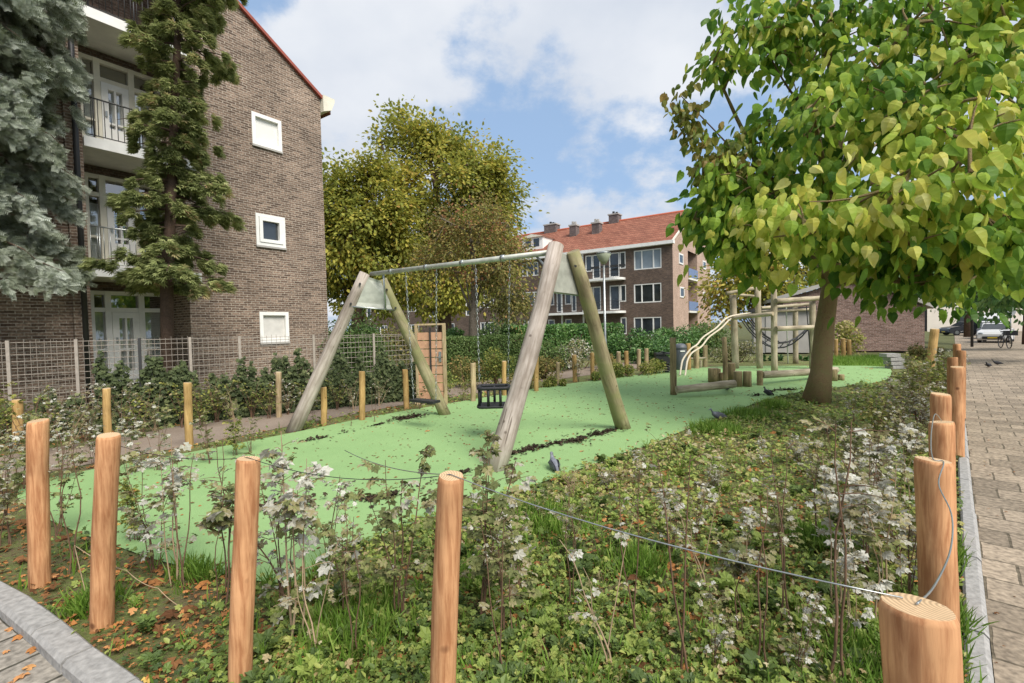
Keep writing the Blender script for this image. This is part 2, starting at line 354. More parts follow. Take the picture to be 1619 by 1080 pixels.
STREET = math.atan2(.919, 1.0)      # heading of the right-hand pavement
M_ = {}
_ka, _kb = G(1575, 1080), G(1530, 700); KH = math.atan2(_kb.y-_ka.y, _kb.x-_ka.x)
M_['brick1'] = mat_brick('brown_brick', (.10,.066,.048), (.27,.19,.14), (.36,.31,.255), bh=.062, bw=.21, ms=.009, var=.3)
M_['brick2'] = mat_brick('dark_brick', (.095,.066,.052), (.175,.118,.09), (.17,.145,.12), var=.25)
M_['brick3'] = mat_brick('pink_brick', (.37,.25,.19), (.49,.35,.27), (.46,.36,.29), var=.15)
M_['brick4'] = mat_brick('garage_brick', (.15,.09,.07), (.29,.19,.155), (.3,.25,.22), var=.2)
M_['pave'] = mat_brick('street_pavers', (.215,.175,.13), (.34,.275,.205), (.12,.10,.07), bw=.30, bh=.30, ms=.008, axis='flat', rot=-(KH-math.pi/2), scale_n=.9, var=.22, bump=.6)
M_['tiles'] = mat_brick('grey_tiles', (.25,.225,.19), (.33,.30,.255), (.07,.065,.05), bw=.30, bh=.30, ms=.010, axis='flat', rot=R(29), scale_n=1.6, var=.2)
M_['kerb'] = mat_plain('kerb_concrete', (.31,.30,.285), .9, var=.25, scale=30, bump=.5)
M_['soil'] = mat_ground('bed_soil', [(.3,(.09,.065,.04)),(.44,(.18,.14,.08)),(.54,(.16,.20,.06)),(.72,(.27,.22,.12))], 3, 45, 1, .03)
M_['ground'] = mat_ground('ground_mix', [(.3,(.06,.05,.03)),(.5,(.10,.11,.045)),(.7,(.16,.14,.08))], .7, 20)
M_['rubber'] = mat_ground('green_rubber', [(.30,(.17,.275,.12)),(.42,(.235,.375,.155)),(.55,(.26,.405,.17)),(.72,(.33,.46,.22))], .9, 220, .35, .006, .85, .45)
M_['path'] = mat_ground('path_grit', [(.3,(.17,.13,.10)),(.55,(.27,.215,.17)),(.75,(.35,.29,.235))], 1.3, 90, .4, .01)
M_['lawn'] = mat_ground('lawn', [(.3,(.09,.17,.02)),(.7,(.19,.31,.05))], 2, 60)
M_['roof'] = mat_brick('roof_tiles', (.22,.083,.052), (.32,.135,.085), (.10,.035,.025), bw=.24, bh=.30, ms=.02, offs=0.0, var=.2, bump=1)
M_['white'] = mat_plain('white_paint', (.84,.83,.79), .5, var=.06, scale=5)
M_['cream'] = mat_plain('cream_paint', (.74,.70,.57), .55, var=.1, scale=4)
M_['slab'] = mat_plain('balcony_concrete', (.72,.70,.64), .8, var=.1, scale=3)
M_['pale'] = mat_plain('grey_render', (.40,.38,.35), .85, var=.12, scale=2)
M_['glassd'] = mat_plain('dark_glass', (.03,.036,.04), .08, var=.5, scale=.9, spec=.9)
M_['glassl'] = mat_plain('pale_glass', (.30,.36,.42), .08, var=.25, scale=.8, spec=.9)
M_['glass'] = mat_glass('clear_glass')
M_['curtain'] = mat_plain('net_curtain', (.62,.60,.56), .9, var=.1, scale=5)
M_['blind'] = mat_plain('white_blind', (.74,.73,.69), .8, var=.03, scale=3)
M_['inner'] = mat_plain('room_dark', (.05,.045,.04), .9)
M_['iron'] = mat_plain('dark_iron', (.045,.045,.045), .5, .3)
M_['steel'] = mat_plain('galvanised_steel', (.42,.44,.43), .38, .85, var=.12, scale=12)
M_['zincgreen'] = mat_plain('mossy_steel', (.45,.46,.40), .55, .4, var=.2, scale=9)
M_['mesh'] = mat_plain('fence_wire', (.38,.33,.28), .55, .3, var=.15, scale=20)
M_['black'] = mat_plain('black_rubber', (.018,.018,.02), .55, var=.3)
M_['post'] = mat_wood('peeled_larch', (.38,.17,.075), (.62,.335,.165), (.12,.045,.02), end=(.66,.46,.27))
M_['posty'] = mat_wood('yellow_larch', (.34,.21,.075), (.52,.34,.14), (.16,.08,.03), end=(.55,.42,.26))
M_['postp'] = mat_wood('pale_larch', (.36,.27,.15), (.50,.39,.24), (.15,.10,.05), end=(.5,.42,.3))
M_['legw'] = mat_wood('weathered_robinia', (.27,.225,.185), (.43,.375,.325), (.11,.085,.065), end=(.33,.29,.24), scale=5)
M_['legg'] = mat_wood('mossy_robinia', (.23,.19,.11), (.37,.32,.19), (.09,.07,.03), scale=5, stain=(.25,.24,.11))
M_['logp'] = mat_wood('play_log', (.30,.25,.17), (.46,.40,.29), (.14,.10,.05), end=(.47,.38,.25), scale=5)
M_['logd'] = mat_wood('stump_log', (.20,.15,.08), (.34,.26,.14), (.09,.06,.03), end=(.40,.32,.2), scale=5)
M_['bark'] = mat_ground('catalpa_bark', [(.3,(.12,.08,.045)),(.46,(.29,.20,.11)),(.58,(.26,.23,.10)),(.75,(.42,.33,.22))], 6, 55, 1, .03)
M_['barkg'] = mat_ground('grey_bark', [(.3,(.10,.085,.065)),(.7,(.26,.22,.18))], 6, 40, 1, .02)
M_['barkd'] = mat_ground('brown_bark', [(.3,(.06,.04,.03)),(.7,(.17,.115,.085))], 6, 40, 1, .02)
M_['twig'] = mat_plain('brown_twig', (.15,.085,.05), .8, var=.3, scale=25)
M_['twigp'] = mat_plain('pale_twig', (.36,.26,.16), .8, var=.2, scale=25)
M_['oak'] = mat_plain('gate_board', (.55,.31,.19), .7, var=.15, scale=8)
M_['debris'] = mat_plain('leaf_debris', (.05,.035,.022), .95, var=.5, scale=40)
# foliage
M_['catalpa'] = mat_leaf('catalpa_leaf', [(0,(.06,.15,.025)),(.3,(.17,.31,.04)),(.55,(.34,.47,.06)),(.75,(.56,.58,.11)),(.9,(.64,.60,.12)),(1,(.68,.66,.24))], .45, .5, .22, .09, 9)
M_['catbrown'] = mat_leaf('catalpa_brown_leaf', [(0,(.09,.16,.03)),(.45,(.22,.24,.045)),(1,(.42,.27,.09))], .4)
M_['autumn'] = mat_leaf('autumn_leaf', [(0,(.14,.18,.045)),(.4,(.33,.35,.07)),(.65,(.50,.46,.085)),(.85,(.66,.53,.12)),(1,(.48,.28,.09))], .45, .6, .2)
M_['bushy'] = mat_leaf('sparse_leaf', [(0,(.10,.11,.035)),(.5,(.25,.25,.08)),(.8,(.40,.31,.11)),(1,(.38,.17,.09))], .4, .6, .2)
M_['hedge'] = mat_leaf('hedge_leaf', [(0,(.05,.09,.025)),(.5,(.11,.18,.05)),(1,(.21,.28,.09))], .3, .5, .3)
M_['laurel'] = mat_leaf('laurel_leaf', [(0,(.04,.10,.03)),(.5,(.11,.24,.055)),(1,(.28,.42,.14))], .32, .4, .5)
M_['ivy'] = mat_leaf('ivy_leaf', [(0,(.035,.05,.02)),(.6,(.09,.115,.045)),(.85,(.17,.19,.08)),(1,(.30,.30,.17))], .15, .55, .2)
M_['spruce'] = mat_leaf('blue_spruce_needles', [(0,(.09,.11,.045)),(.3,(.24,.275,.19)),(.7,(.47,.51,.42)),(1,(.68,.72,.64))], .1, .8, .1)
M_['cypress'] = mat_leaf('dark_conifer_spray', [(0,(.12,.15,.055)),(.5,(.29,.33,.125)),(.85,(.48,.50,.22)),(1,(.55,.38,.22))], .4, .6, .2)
M_['mildew'] = mat_leaf('mildewed_leaf', [(0,(.13,.15,.06)),(.3,(.25,.27,.10)),(.5,(.36,.31,.17)),(.68,(.42,.41,.33)),(1,(.66,.65,.58))], .3, .7, .15, .14, 60)
M_['shrubg'] = mat_leaf('shrub_leaf', [(0,(.09,.12,.035)),(.5,(.22,.27,.065)),(.8,(.42,.41,.10)),(1,(.55,.45,.25))], .4, .6, .2)
M_['cover'] = mat_leaf('ground_cover_leaf', [(0,(.07,.11,.04)),(.33,(.18,.26,.06)),(.55,(.31,.39,.09)),(.75,(.43,.45,.13)),(.88,(.42,.31,.15)),(1,(.60,.52,.33))], .35, .5, .3)
M_['drift'] = mat_leaf('drift_leaf', [(0,(.03,.022,.015)),(.6,(.10,.075,.05)),(1,(.30,.18,.10))], .05, .9, .1)
M_['rail'] = mat_plain('peeled_rail', (.62,.54,.42), .7, var=.1, scale=10)
M_['litter'] = mat_leaf('fallen_leaf', [(0,(.10,.045,.022)),(.35,(.25,.12,.05)),(.65,(.47,.20,.065)),(.85,(.55,.28,.12)),(1,(.62,.47,.12))], .15, .8, .1)
M_['grass'] = mat_leaf('grass_blade', [(0,(.07,.14,.015)),(.6,(.17,.30,.04)),(1,(.33,.43,.10))], .35, .5, .3)

# ================================================================== SETTING
def poly_sheet(name, pts, z, mat, thick=None):
    m = MB(); n = len(pts); m.add([(p[0], p[1], z) for p in pts], [tuple(range(n))])
    o = m.build(name, mat); return tag(o, kind='structure')
def gp(l, z=0): return [(G(a, b, z).x, G(a, b, z).y) for a, b in l]
# the base sheet, reaching the horizon
m = MB(); xs = list(np.concatenate([np.linspace(-600,-120,5), np.arange(-100,140,2.5), np.linspace(160,700,5)])); ys = list(np.concatenate([[-60], np.arange(-10,140,2.5), np.linspace(160,900,6)]))
vs = [(x, y, float(zg(x, y))-.06) for y in ys for x in xs]; nx = len(xs)
fs = [(j*nx+i, j*nx+i+1, (j+1)*nx+i+1, (j+1)*nx+i) for j in range(len(ys)-1) for i in range(nx-1)]
tag(m.add(vs, fs, True).build('ground', M_['ground']), kind='structure')
# street pavement on the right
k0 = G(1575, 1080); k1 = G(1530, 700); kd = (k1-k0); kd.z = 0; kd.normalize(); kn = Vector((kd.y, -kd.x, 0))
m = MB(); A = list(np.arange(-4, 30, .5))+list(np.arange(30, 130, 3)); B = list(np.arange(0, 8, .5))+[10, 14, 20, 30, 45]
vs = []
for a in A:
    for b in B:
        p = k0+kd*a+kn*b; vs.append((p.x, p.y, float(zg(p.x, p.y))-.035+.006*math.sin(a*1.3+b)*math.cos(b*2.1)))
fs = [(j*len(B)+i, (j+1)*len(B)+i, (j+1)*len(B)+i+1, j*len(B)+i+1)[::-1] for j in range(len(A)-1) for i in range(len(B)-1)]
tag(m.add(vs, fs, True).build('pavement', M_['pave']), kind='structure')
# front pavement (grey tiles) at the lower left
fk_up = [(-260, 830), (-120, 868), (0, 923), (50, 950), (100, 987), (150, 1030), (220, 1080)]
fk_lo = [(-290, 862), (-140, 905), (0, 958), (33, 977), (83, 1013), (117, 1040), (163, 1080)]
up = [Vector((*q, 0)) for q in gp(fk_up)]; lo = [Vector((*q, 0)) for q in gp(fk_lo)]
d_ = (up[-1]-up[-2]).normalized(); endc = up[-1]+d_*1.6
tp = [(p.x, p.y) for p in lo]+[(lo[-1].x+d_.x*3.2, lo[-1].y+d_.y*3.2), (1.5, -3), (-9, -3), (-12, 3)]
poly_sheet('front_pavement', tp, -.035, M_['tiles'])
# kerbs, one stone every 0.9 m or so
def kerb(name, path, width, side, zt=.03, step=.95):
    m = MB(); pts = []; acc = 0
    P_ = [Vector((p[0], p[1], 0)) for p in path]
    for a, b in zip(P_[:-1], P_[1:]):
        L_ = (b-a).length; n = max(1, round(L_/step)); dd = (b-a)/n; u = dd.normalized(); v = Vector((u.y, -u.x, 0))*side
        for k in range(n):
            s0 = a+dd*k+u*.006; s1 = a+dd*(k+1)-u*.006; j = rnd.uniform(-.004, .004); c = .012
            zz = [float(zg(s0.x, s0.y)), float(zg(s1.x, s1.y))]; vs = []
            for s_, z_ in ((s0, zz[0]), (s1, zz[1])):
                for o_, h_ in ((0, -.12), (0, zt-c), (c, zt), (width-c*1.6, zt), (width, zt-c*1.6), (width, -.12)):
                    q = s_+v*(o_+j); vs.append((q.x, q.y, z_+h_+j*.5))
            m.add(vs, [(i, i+1, i+7, i+6) for i in range(5)]+[(0,6,11,5), (0,5,4,3,2,1), (6,7,8,9,10,11)])
    return tag(m.build(name, M_['kerb']), kind='structure')
kerb('front_kerb', [(p.x, p.y) for p in up]+[(endc.x, endc.y)], .125, 1)
kr0 = k0-kd*2.5
kerb('street_kerb', [(kr0.x-kn.x*.09, kr0.y-kn.y*.09), ((k0+kd*22-kn*.09).x, (k0+kd*22-kn*.09).y)], .086, 1, .035)
# soil of the planted bed and the strips either side of the path
far = k0+kd*22-kn*.088; nearr = kr0-kn*.088
bed = [(p.x, p.y) for p in up]+[(endc.x, endc.y), (nearr.x, nearr.y), (far.x, far.y), (9.5, 20.5), (3, 20), (-3, 16), (-14, 8), (-12, 5)]
m = MB(); xs = np.arange(-14, 24, .25)
poly_sheet('planting_bed', bed, 0.0, M_['soil'])
path_px = [(-200, 800), (0, 762), (100, 742), (220, 720), (330, 700), (480, 670), (640, 640), (760, 621), (860, 603), (1000, 584), (1040, 577), (1060, 570), (1000, 572), (860, 588), (760, 604), (650, 621), (560, 634), (450, 648), (330, 665), (200, 690), (0, 722), (-200, 752)]
PATH = gp(path_px); poly_sheet('path', PATH, .006, M_['path'])
green_px = [(25, 772), (100, 752), (220, 731), (350, 708), (480, 682), (600, 657), (740, 634), (860, 612), (1000, 595), (1050, 587), (1100, 581), (1200, 579), (1300, 579), (1405, 579), (1412, 590), (1400, 604), (1345, 611), (1270, 619), (1210, 632), (1130, 664), (1080, 682), (1030, 704), (985, 718), (940, 735), (880, 757), (800, 783), (740, 800), (700, 815), (650, 830), (600, 850), (540, 885), (470, 927), (400, 922), (330, 905), (260, 893), (200, 872), (100, 836), (30, 800)]
def smooth_poly(p, it=2):
    for _ in range(it):
        q = []
        for i in range(len(p)):
            a, b = p[i], p[(i+1) % len(p)]
            q += [(a[0]*.75+b[0]*.25, a[1]*.75+b[1]*.25), (a[0]*.25+b[0]*.75, a[1]*.25+b[1]*.75)]
        p = q
    return p
GREEN = smooth_poly(gp(green_px))
poly_sheet('play_surface', GREEN, .014, M_['rubber'])
LAWN = gp([(1302, 579), (1310, 566), (1420, 563), (1425, 579)]); poly_sheet('lawn', LAWN, .01, M_['lawn'])

# ================================================================== BUILDING, LEFT
SV = Vector((.566, .824, 0)).normalized(); NV = Vector((-SV.y, SV.x, 0))
ang1 = math.atan2(SV.y, SV.x)
P425 = P(425, 300, 13.5); P425.z = 0
def wl(px, py, off=0.0, base=None, s=SV, n=NV):
    base = base if base is not None else P425
    d = ray(px, py); t = ((base+n*off-CAM).dot(n))/d.dot(n); q = CAM+d*t
    return (q-base).dot(s), q.z
xc = wl(514.5, 400)[0]; B1 = P425+SV*xc
def w1(px, py, off=0.0): return wl(px, py, off, B1)
bld = empty('apartment_building', B1, ang1)
tag(bld, 'tall brown brick apartment block with white balconies and a red roof edge at the left', 'building')
xl = w1(132, 300)[0]; xr = w1(300, 480)[0]
e0 = w1(514, 160); e1 = w1(372, 0); slope = (e1[1]-e0[1])/(e1[0]-e0[0])
EZ = e0[1]; RX = -7.2; RZ = EZ+slope*RX
ztop = RZ+1
gw = [w1(398, 178)[0], w1(442.5, 190)[0]]
gz = []
for (ya, yb) in ((178, 226), (337, 385), (494, 541)): gz.append((w1(400, ya)[1], w1(400, yb)[1]))
gholes = [(gw[0], gw[1], b, a) for a, b in gz]
RT = EZ + slope*xr
rz_top = min(RZ, EZ+slope*xr)-.25
LX = -17.0
# gable wall: built as columns whose top follows the roof slope
m = wall_grid(xr, 0, 0, EZ-.4, gholes, 0, .09)
m.add([(xr,0,EZ-.4),(0,0,EZ-.4),(0,0,EZ),(xr,0,EZ+slope*xr)], [(0,1,2,3)])
z3 = EZ+slope*xr
m.add([(xl,0,rz_top-.6),(xr,0,rz_top-.6),(xr,0,z3),(xl,0,EZ+slope*max(xl,RX) if xl>RX else RZ)], [(0,1,2,3)])
lxz = EZ+slope*xl if xl > RX else RZ+slope*0
m.add([(LX,0,0),(xl,0,0),(xl,0,EZ+slope*xl),(RX*1.0 if RX<xl else xl,0,RZ),(LX,0,RZ-(RX-LX)*abs(slope))] if RX<xl else [(LX,0,0),(xl,0,0),(xl,0,RZ),(LX,0,RZ-2)], [(0,1,2,3,4)] if RX<xl else [(0,1,2,3)])
RD = 1.25
m.quad((xr,0,0),(xr,0,rz_top-.6),(xr,RD,rz_top-.6),(xr,RD,0)); m.quad((xl,0,0),(xl,RD,0),(xl,RD,rz_top-.6),(xl,0,rz_top-.6))
m.quad((xl,0,rz_top-.6),(xl,RD,rz_top-.6),(xr,RD,rz_top-.6),(xr,0,rz_top-.6))
m.quad((0,0,0),(0,9,0),(0,9,EZ),(0,0,EZ)); m.quad((LX,9,0),(0,9,0),(0,9,EZ),(LX,9,EZ))
m.build('wall', M_['brick1'], bld)
# brick pier that stands proud beside the balconies
px0 = w1(104, 300)[0]
MB().box(px0, xl-.002, -.11, -.001, 0, rz_top-.6).build('pier', M_['brick1'], bld)
# recessed back wall
m = MB(); m.quad((xl,RD,0),(xr,RD,0),(xr,RD,rz_top-.6),(xl,RD,rz_top-.6)); m.build('back_wall', M_['brick2'], bld)
# balcony slabs: bottom at px 135,430 / 130,229
zs_ = [w1(135, 436)[1], w1(130, 232)[1]]; ST = zs_[1]-zs_[0]; zs_.append(zs_[1]+ST)
def railing(par, x0, x1, y, z0, h, side=None, step=.11, mat='iron'):
    r = MB(); r.tube([(x0,y,z0+h),(x1,y,z0+h)], .018, 6); r.tube([(x0,y,z0+.07),(x1,y,z0+.07)], .012, 6)
    n = int((x1-x0)/step)
    for k in range(n+1):
        xx = x0+(x1-x0)*k/n; r.tube([(xx,y,z0+.07),(xx,y,z0+h)], .008, 4)
    for xx in (x0+.15, (x0+x1)/2, x1-.15): r.tube([(xx,y+.0,z0-.1),(xx,y,z0+h)], .014, 6)
    return r.build('railing', M_[mat], par)
DB = []
for z in zs_:
    s = MB().box(xl+.003, xr+.22, -.16, RD-.003, z, z+.17).build('balcony_slab', M_['slab'], bld)
    MB().box(xl+.003, xr+.22, -.185, -.163, z-.015, z+.2).build('fascia', M_['white'], s)
    railing(bld, xl+.05, xr+.05, -.1, z+.2, .85, mat='iron' if z > zs_[0]+.1 else 'steel')
MB().tube([(w1(122,300)[0]-.02, -.17, .0), (w1(122,300)[0]-.02, -.17, rz_top)], .05, 8).build('downpipe', M_['iron'], bld)
# balcony doors: positions measured on the recessed wall
def bx(px, py=480): return w1(px, py, RD-.05)[0]
cols = [bx(142), bx(145.5), bx(163), bx(167), bx(175), bx(195), bx(197.5), bx(216), bx(226), bx(229), bx(262), bx(272)]
xe = xr-.02
for fi in range(3):
    zb = 0.35 if fi == 0 else zs_[fi-1]+.17
    zt = zs_[fi]-.22
    H = zt-zb; yf = RD-.09; ztr = zb+H*.80; zmid = zb+H*.80*.47
    a0 = max(cols[0], xl+.02); e_ = xe
    fr = MB(); 
    t = .06
    W = e_-a0; cs = [a0, a0+W*.20, a0+W*.62, e_]
    for i in range(4):
        c = cs[i]; fr.box(c-(t if i else 0), c+(t if i < 3 else 0), yf-.04, RD-.002, zb, zt)
    for i in range(3):
        x0_, x1_ = cs[i]+t, cs[i+1]-t
        for z0_, z1_ in ((zb, zb+.09), (ztr-.05, ztr+.05), (zt-.09, zt)): fr.box(x0_+.001, x1_-.001, yf-.03, RD-.004, z0_, z1_)
        if i != 1: fr.box(x0_+.001, x1_-.001, yf-.02, RD-.02, zmid-.025, zmid+.025)
    f = fr.build('balcony_window', M_['white'] if fi == 0 else M_['cream'], bld)
    d = MB(); dx0, dx1 = cs[1]+t+.005, cs[2]-t-.005; dz1 = ztr-.055
    d.box(dx0, dx0+.13, yf-.05, RD-.01, zb+.1, dz1); d.box(dx1-.13, dx1, yf-.05, RD-.01, zb+.1, dz1)
    d.box(dx0+.131, dx1-.131, yf-.05, RD-.01, dz1-.14, dz1); d.box(dx0+.131, dx1-.131, yf-.05, RD-.01, zb+.1, zb+(.3 if fi == 0 else .75))
    mxx = (dx0+dx1)/2; d.box(mxx-.02, mxx+.02, yf-.045, RD-.012, zb+.31, dz1-.141)
    d.box(dx0+.132, dx1-.132, yf-.044, RD-.014, zmid-.02, zmid+.02)
    dr = d.build('door', M_['white'], bld)
    MB().box(dx0+.05, dx0+.09, yf-.09, yf-.05, zb+1.0, zb+1.12).build('handle', M_['steel'], dr)
    MB().quad((a0, RD-.03, zb+.05), (e_, RD-.03, zb+.05), (e_, RD-.03, zt-.02), (a0, RD-.03, zt-.02)).build('pane', M_['glass'], f)
    # room and curtain sit in front of the brick
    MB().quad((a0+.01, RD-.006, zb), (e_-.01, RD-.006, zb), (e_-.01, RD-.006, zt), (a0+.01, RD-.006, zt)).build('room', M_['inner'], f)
    cu = MB(); n = 60; vs = []; 
    for k in range(n+1):
        xx = a0+.02+(e_-a0-.04)*k/n; yy = RD-.018+.008*math.sin(k*1.9+fi)
        vs += [(xx, yy, zb+.08), (xx, yy, (ztr-.06) if fi != 1 else ztr-.2)]
    keep = (lambda k: True) if fi == 0 else ((lambda k: k < 13 or k > 42) if fi == 1 else (lambda k: k < 12 or k > 20))
    cu.add(vs, [(2*k, 2*k+2, 2*k+3, 2*k+1) for k in range(n) if keep(k)], True).build('curtain', M_['curtain'], f)
# gable windows
def simple_window(par, a, b, z0, z1, y, mat_frame, mat_pane, muls=(), t=.06, dep=.05, ymid=None, inner=0):
    f = MB(); f.box(a-.02, b+.02, y-.03, y+dep, z1-t, z1+.02).box(a-.02, b+.02, y-.03, y+dep, z0-.02, z0+t)
    f.box(a-.02, a+t, y-.03, y+dep, z0+t+.001, z1-t-.001).box(b-t, b+.02, y-.03, y+dep, z0+t+.001, z1-t-.001)
    for mu in muls: f.box(mu-t*.55, mu+t*.55, y-.028, y+dep, z0+t+.001, z1-t-.001)
    if inner:
        for (p_, q_, r_, s_) in ((a+t+.01, b-t-.01, z1-t-inner, z1-t-.01), (a+t+.01, b-t-.01, z0+t+.01, z0+t+inner), (a+t+.01, a+t+inner, z0+t+inner+.001, z1-t-inner-.001), (b-t-inner, b-t-.01, z0+t+inner+.001, z1-t-inner-.001)):
            f.box(p_, q_, y-.05, y+dep-.01, r_, s_)
    o = f.build('window', mat_frame, par)
    MB().quad((a, y+dep-.005, z0), (b, y+dep-.005, z0), (b, y+dep-.005, z1), (a, y+dep-.005, z1)).build('pane', mat_pane, o)
    return o
for k, (a, b, c, d) in enumerate(gholes):
    simple_window(bld, a, b, c, d, .0, M_['white'], [M_['blind'], M_['glassd'], M_['curtain']][k], t=.075 if k != 1 else .06, dep=.06, inner=.1 if k == 1 else 0)
    MB().box(a-.03, b+.03, -.05, .0-.002, c-.075, c-.024).build('sill', M_['pale'], bld)
# roof: verge strip, tiles, gutter
m = MB(); u_ = Vector((1, 0, slope)).normalized(); nn_ = Vector((-slope, 0, 1)).normalized(); 
def strip(y0, y1, lo_, hi_, x0, x1):
    vs = []
    for x in (x0, x1):
        for y in (y0, y1):
            for o_ in (lo_, hi_): vs.append((x, y, EZ+slope*x+o_))
    return m.add(vs, [(0,1,3,2),(4,6,7,5),(0,4,5,1),(2,3,7,6),(1,5,7,3),(0,2,6,4)])
strip(-.10, .12, .003, .10, RX, .28); m.build('verge', mat_plain('red_verge', (.30,.075,.05), .7), bld)
m = MB(); strip(.121, 9, .002, .12, RX, .45)
m.add([(RX,-.1,RZ+.11),(RX,9,RZ+.11),(LX,9,RZ-(RX-LX)*abs(slope)),(LX,-.1,RZ-(RX-LX)*abs(slope))], [(0,1,2,3)]).build('roof', M_['roof'], bld)
MB().add([(.02,-.14,EZ-.40),(.3,-.14,EZ-.28),(.42,-.14,EZ+.0),(.42,-.14,EZ+.10),(.02,-.14,EZ+.0+.1)]+[(.02,8.9,EZ-.40),(.3,8.9,EZ-.28),(.42,8.9,EZ),(.42,8.9,EZ+.10),(.02,8.9,EZ+.1)],
         [(0,1,2,3,4),(9,8,7,6,5),(0,5,6,1),(1,6,7,2),(2,7,8,3),(3,8,9,4),(4,9,5,0)]).build('gutter', M_['cream'], bld)

# ================================================================== BUILDING, CENTRE
FX = Vector((.824, -.566, 0)).normalized(); FY = Vector((-FX.y, FX.x, 0)); ang2 = math.atan2(FX.y, FX.x)
B2 = P(1064, 450, 40.5); B2.z = 0
def w2(px, py, off=0.0): return wl(px, py, off, B2, FX, FY)
def g2(px, py):                                 # on the gable wall, x = 0
    d = ray(px, py); t = (B2-CAM).dot(FX)/d.dot(FX); q = CAM+d*t; return (q-B2).dot(FY), q.z
b2 = empty('apartment_row', B2, ang2)
tag(b2, 'dark brick apartment row with orange tiled roof and chimneys, seen beyond the swing', 'building')
EZ2 = w2(1062, 380)[1]; D2 = 14.0; RI = 3.7; L2 = -40.0
holes = []; wins = []
for (ya, yb) in ((394.5, 425.5), (448.5, 478.5), (501.5, 531)):
    a, b = w2(1002, ya)[0], w2(1045.5, ya)[0]; z1 = w2(1023, ya)[1]; z0 = w2(1023, yb)[1]; wins.append((a, b, z0, z1, 2)); 
stz = [w[3] for w in wins]
for k, top in enumerate(stz):
    for (pa, pb, isdoor) in ((964, 980, 1), (980.5, 990, 0), (926.5, 937, 0), (937.5, 950, 1), (893, 903, 0), (903.5, 911, 1), (866, 876, 0), (880, 888, 1)):
        a, b = w2(pa, 470)[0], w2(pb, 470)[0]
        wins.append((a, b, top-2.15 if isdoor else top-1.45, top+.05, 0 if isdoor else 0))
    x = w2(852, 470)[0]
    while x > L2+3:
        wins.append((x-1.9, x, top-1.35, top, 2)); wins.append((x-3.9, x-3.0, top-2.1, top+.05, 0)); x -= 5.6
wins = [w for w in wins if w[2] > .1]
m = wall_grid(L2, 0, 0, EZ2, [(a, b, c, d) for a, b, c, d, _ in wins], 0, .12); m.build('wall', M_['brick2'], b2)
for i, (a, b, c, d, mu) in enumerate(wins):
    ms = (a+(b-a)*.29, a+(b-a)*.71) if mu == 2 else ()
    simple_window(b2, a, b, c, d, .04, M_['white'], M_['glassl'] if i in (0,) else M_['glassd'], ms, t=.085, dep=.06)
# gable wall
gd = lambda px: g2(px, 450)[0]
rc0, rc1 = gd(1088), gd(1102.5)
m = MB()
def gcol(y0, y1):
    zt = lambda y: EZ2+RI*(1-abs(y-D2/2)/(D2/2))
    pts = [(0,y0,0),(0,y1,0),(0,y1,zt(y1))]+([(0,D2/2,zt(D2/2))] if y0 < D2/2 < y1 else [])+[(0,y0,zt(y0))]
    m.add(pts, [tuple(range(len(pts)))])
gcol(0.002, rc0); gcol(rc1, D2)
zt_ = EZ2+RI*.9
m.quad((0,rc0,EZ2-.3),(0,rc1,EZ2-.3),(0,rc1,EZ2+RI*(1-abs(rc1-D2/2)/(D2/2))),(0,rc0,EZ2+RI*(1-abs(rc0-D2/2)/(D2/2))))
m.quad((0,rc0,0),(0,rc0,EZ2),(-1.2,rc0,EZ2),(-1.2,rc0,0)); m.quad((0,rc1,0),(-1.2,rc1,0),(-1.2,rc1,EZ2),(0,rc1,EZ2)); 
m.build('gable_wall', M_['brick3'], b2)
m = MB(); m.quad((-1.2,rc0,0),(-1.2,rc1,0),(-1.2,rc1,EZ2),(-1.2,rc0,EZ2)); m.quad((L2,D2,0),(0,D2,0),(0,D2,EZ2),(L2,D2,EZ2)); m.quad((L2,0,0),(L2,0,EZ2),(L2,D2,EZ2),(L2,D2,0)); m.build('rear_wall', M_['brick2'], b2)
blue = mat_plain('blue_panel', (.16,.22,.36), .5)
for ys in (442, 493):
    z = g2(1095, ys)[1]
    s = MB().box(-1.19, .12, rc0+.003, rc1-.003, z-.1, z+.08).build('balcony_slab', M_['slab'], b2)
    MB().box(.04, .08, rc0+.05, rc1-.05, z+.12, z+.95).build('balcony_panel', blue, b2)
for (pa, pb, ya, yb) in ((1073.5, 1080, 401.5, 418), (1074.5, 1081, 454, 470.5), (1111, 1115.5, 461.5, 475), (1111, 1116, 413, 426)):
    y0_, y1_ = gd(pa), gd(pb); z1, z0 = g2((pa+pb)/2, ya)[1], g2((pa+pb)/2, yb)[1]
    f = MB(); t = .12; f.box(.003, .06, y0_, y1_, z1-t, z1).box(.003, .06, y0_, y1_, z0, z0+t).box(.003, .06, y0_, y0_+t, z0+t, z1-t).box(.003, .06, y1_-t, y1_, z0+t, z1-t)
    f = f.build('window', M_['white'], b2); MB().box(.004, .03, y0_+t, y1_-t, z0+t, z1-t).build('pane', M_['glassd'], f)
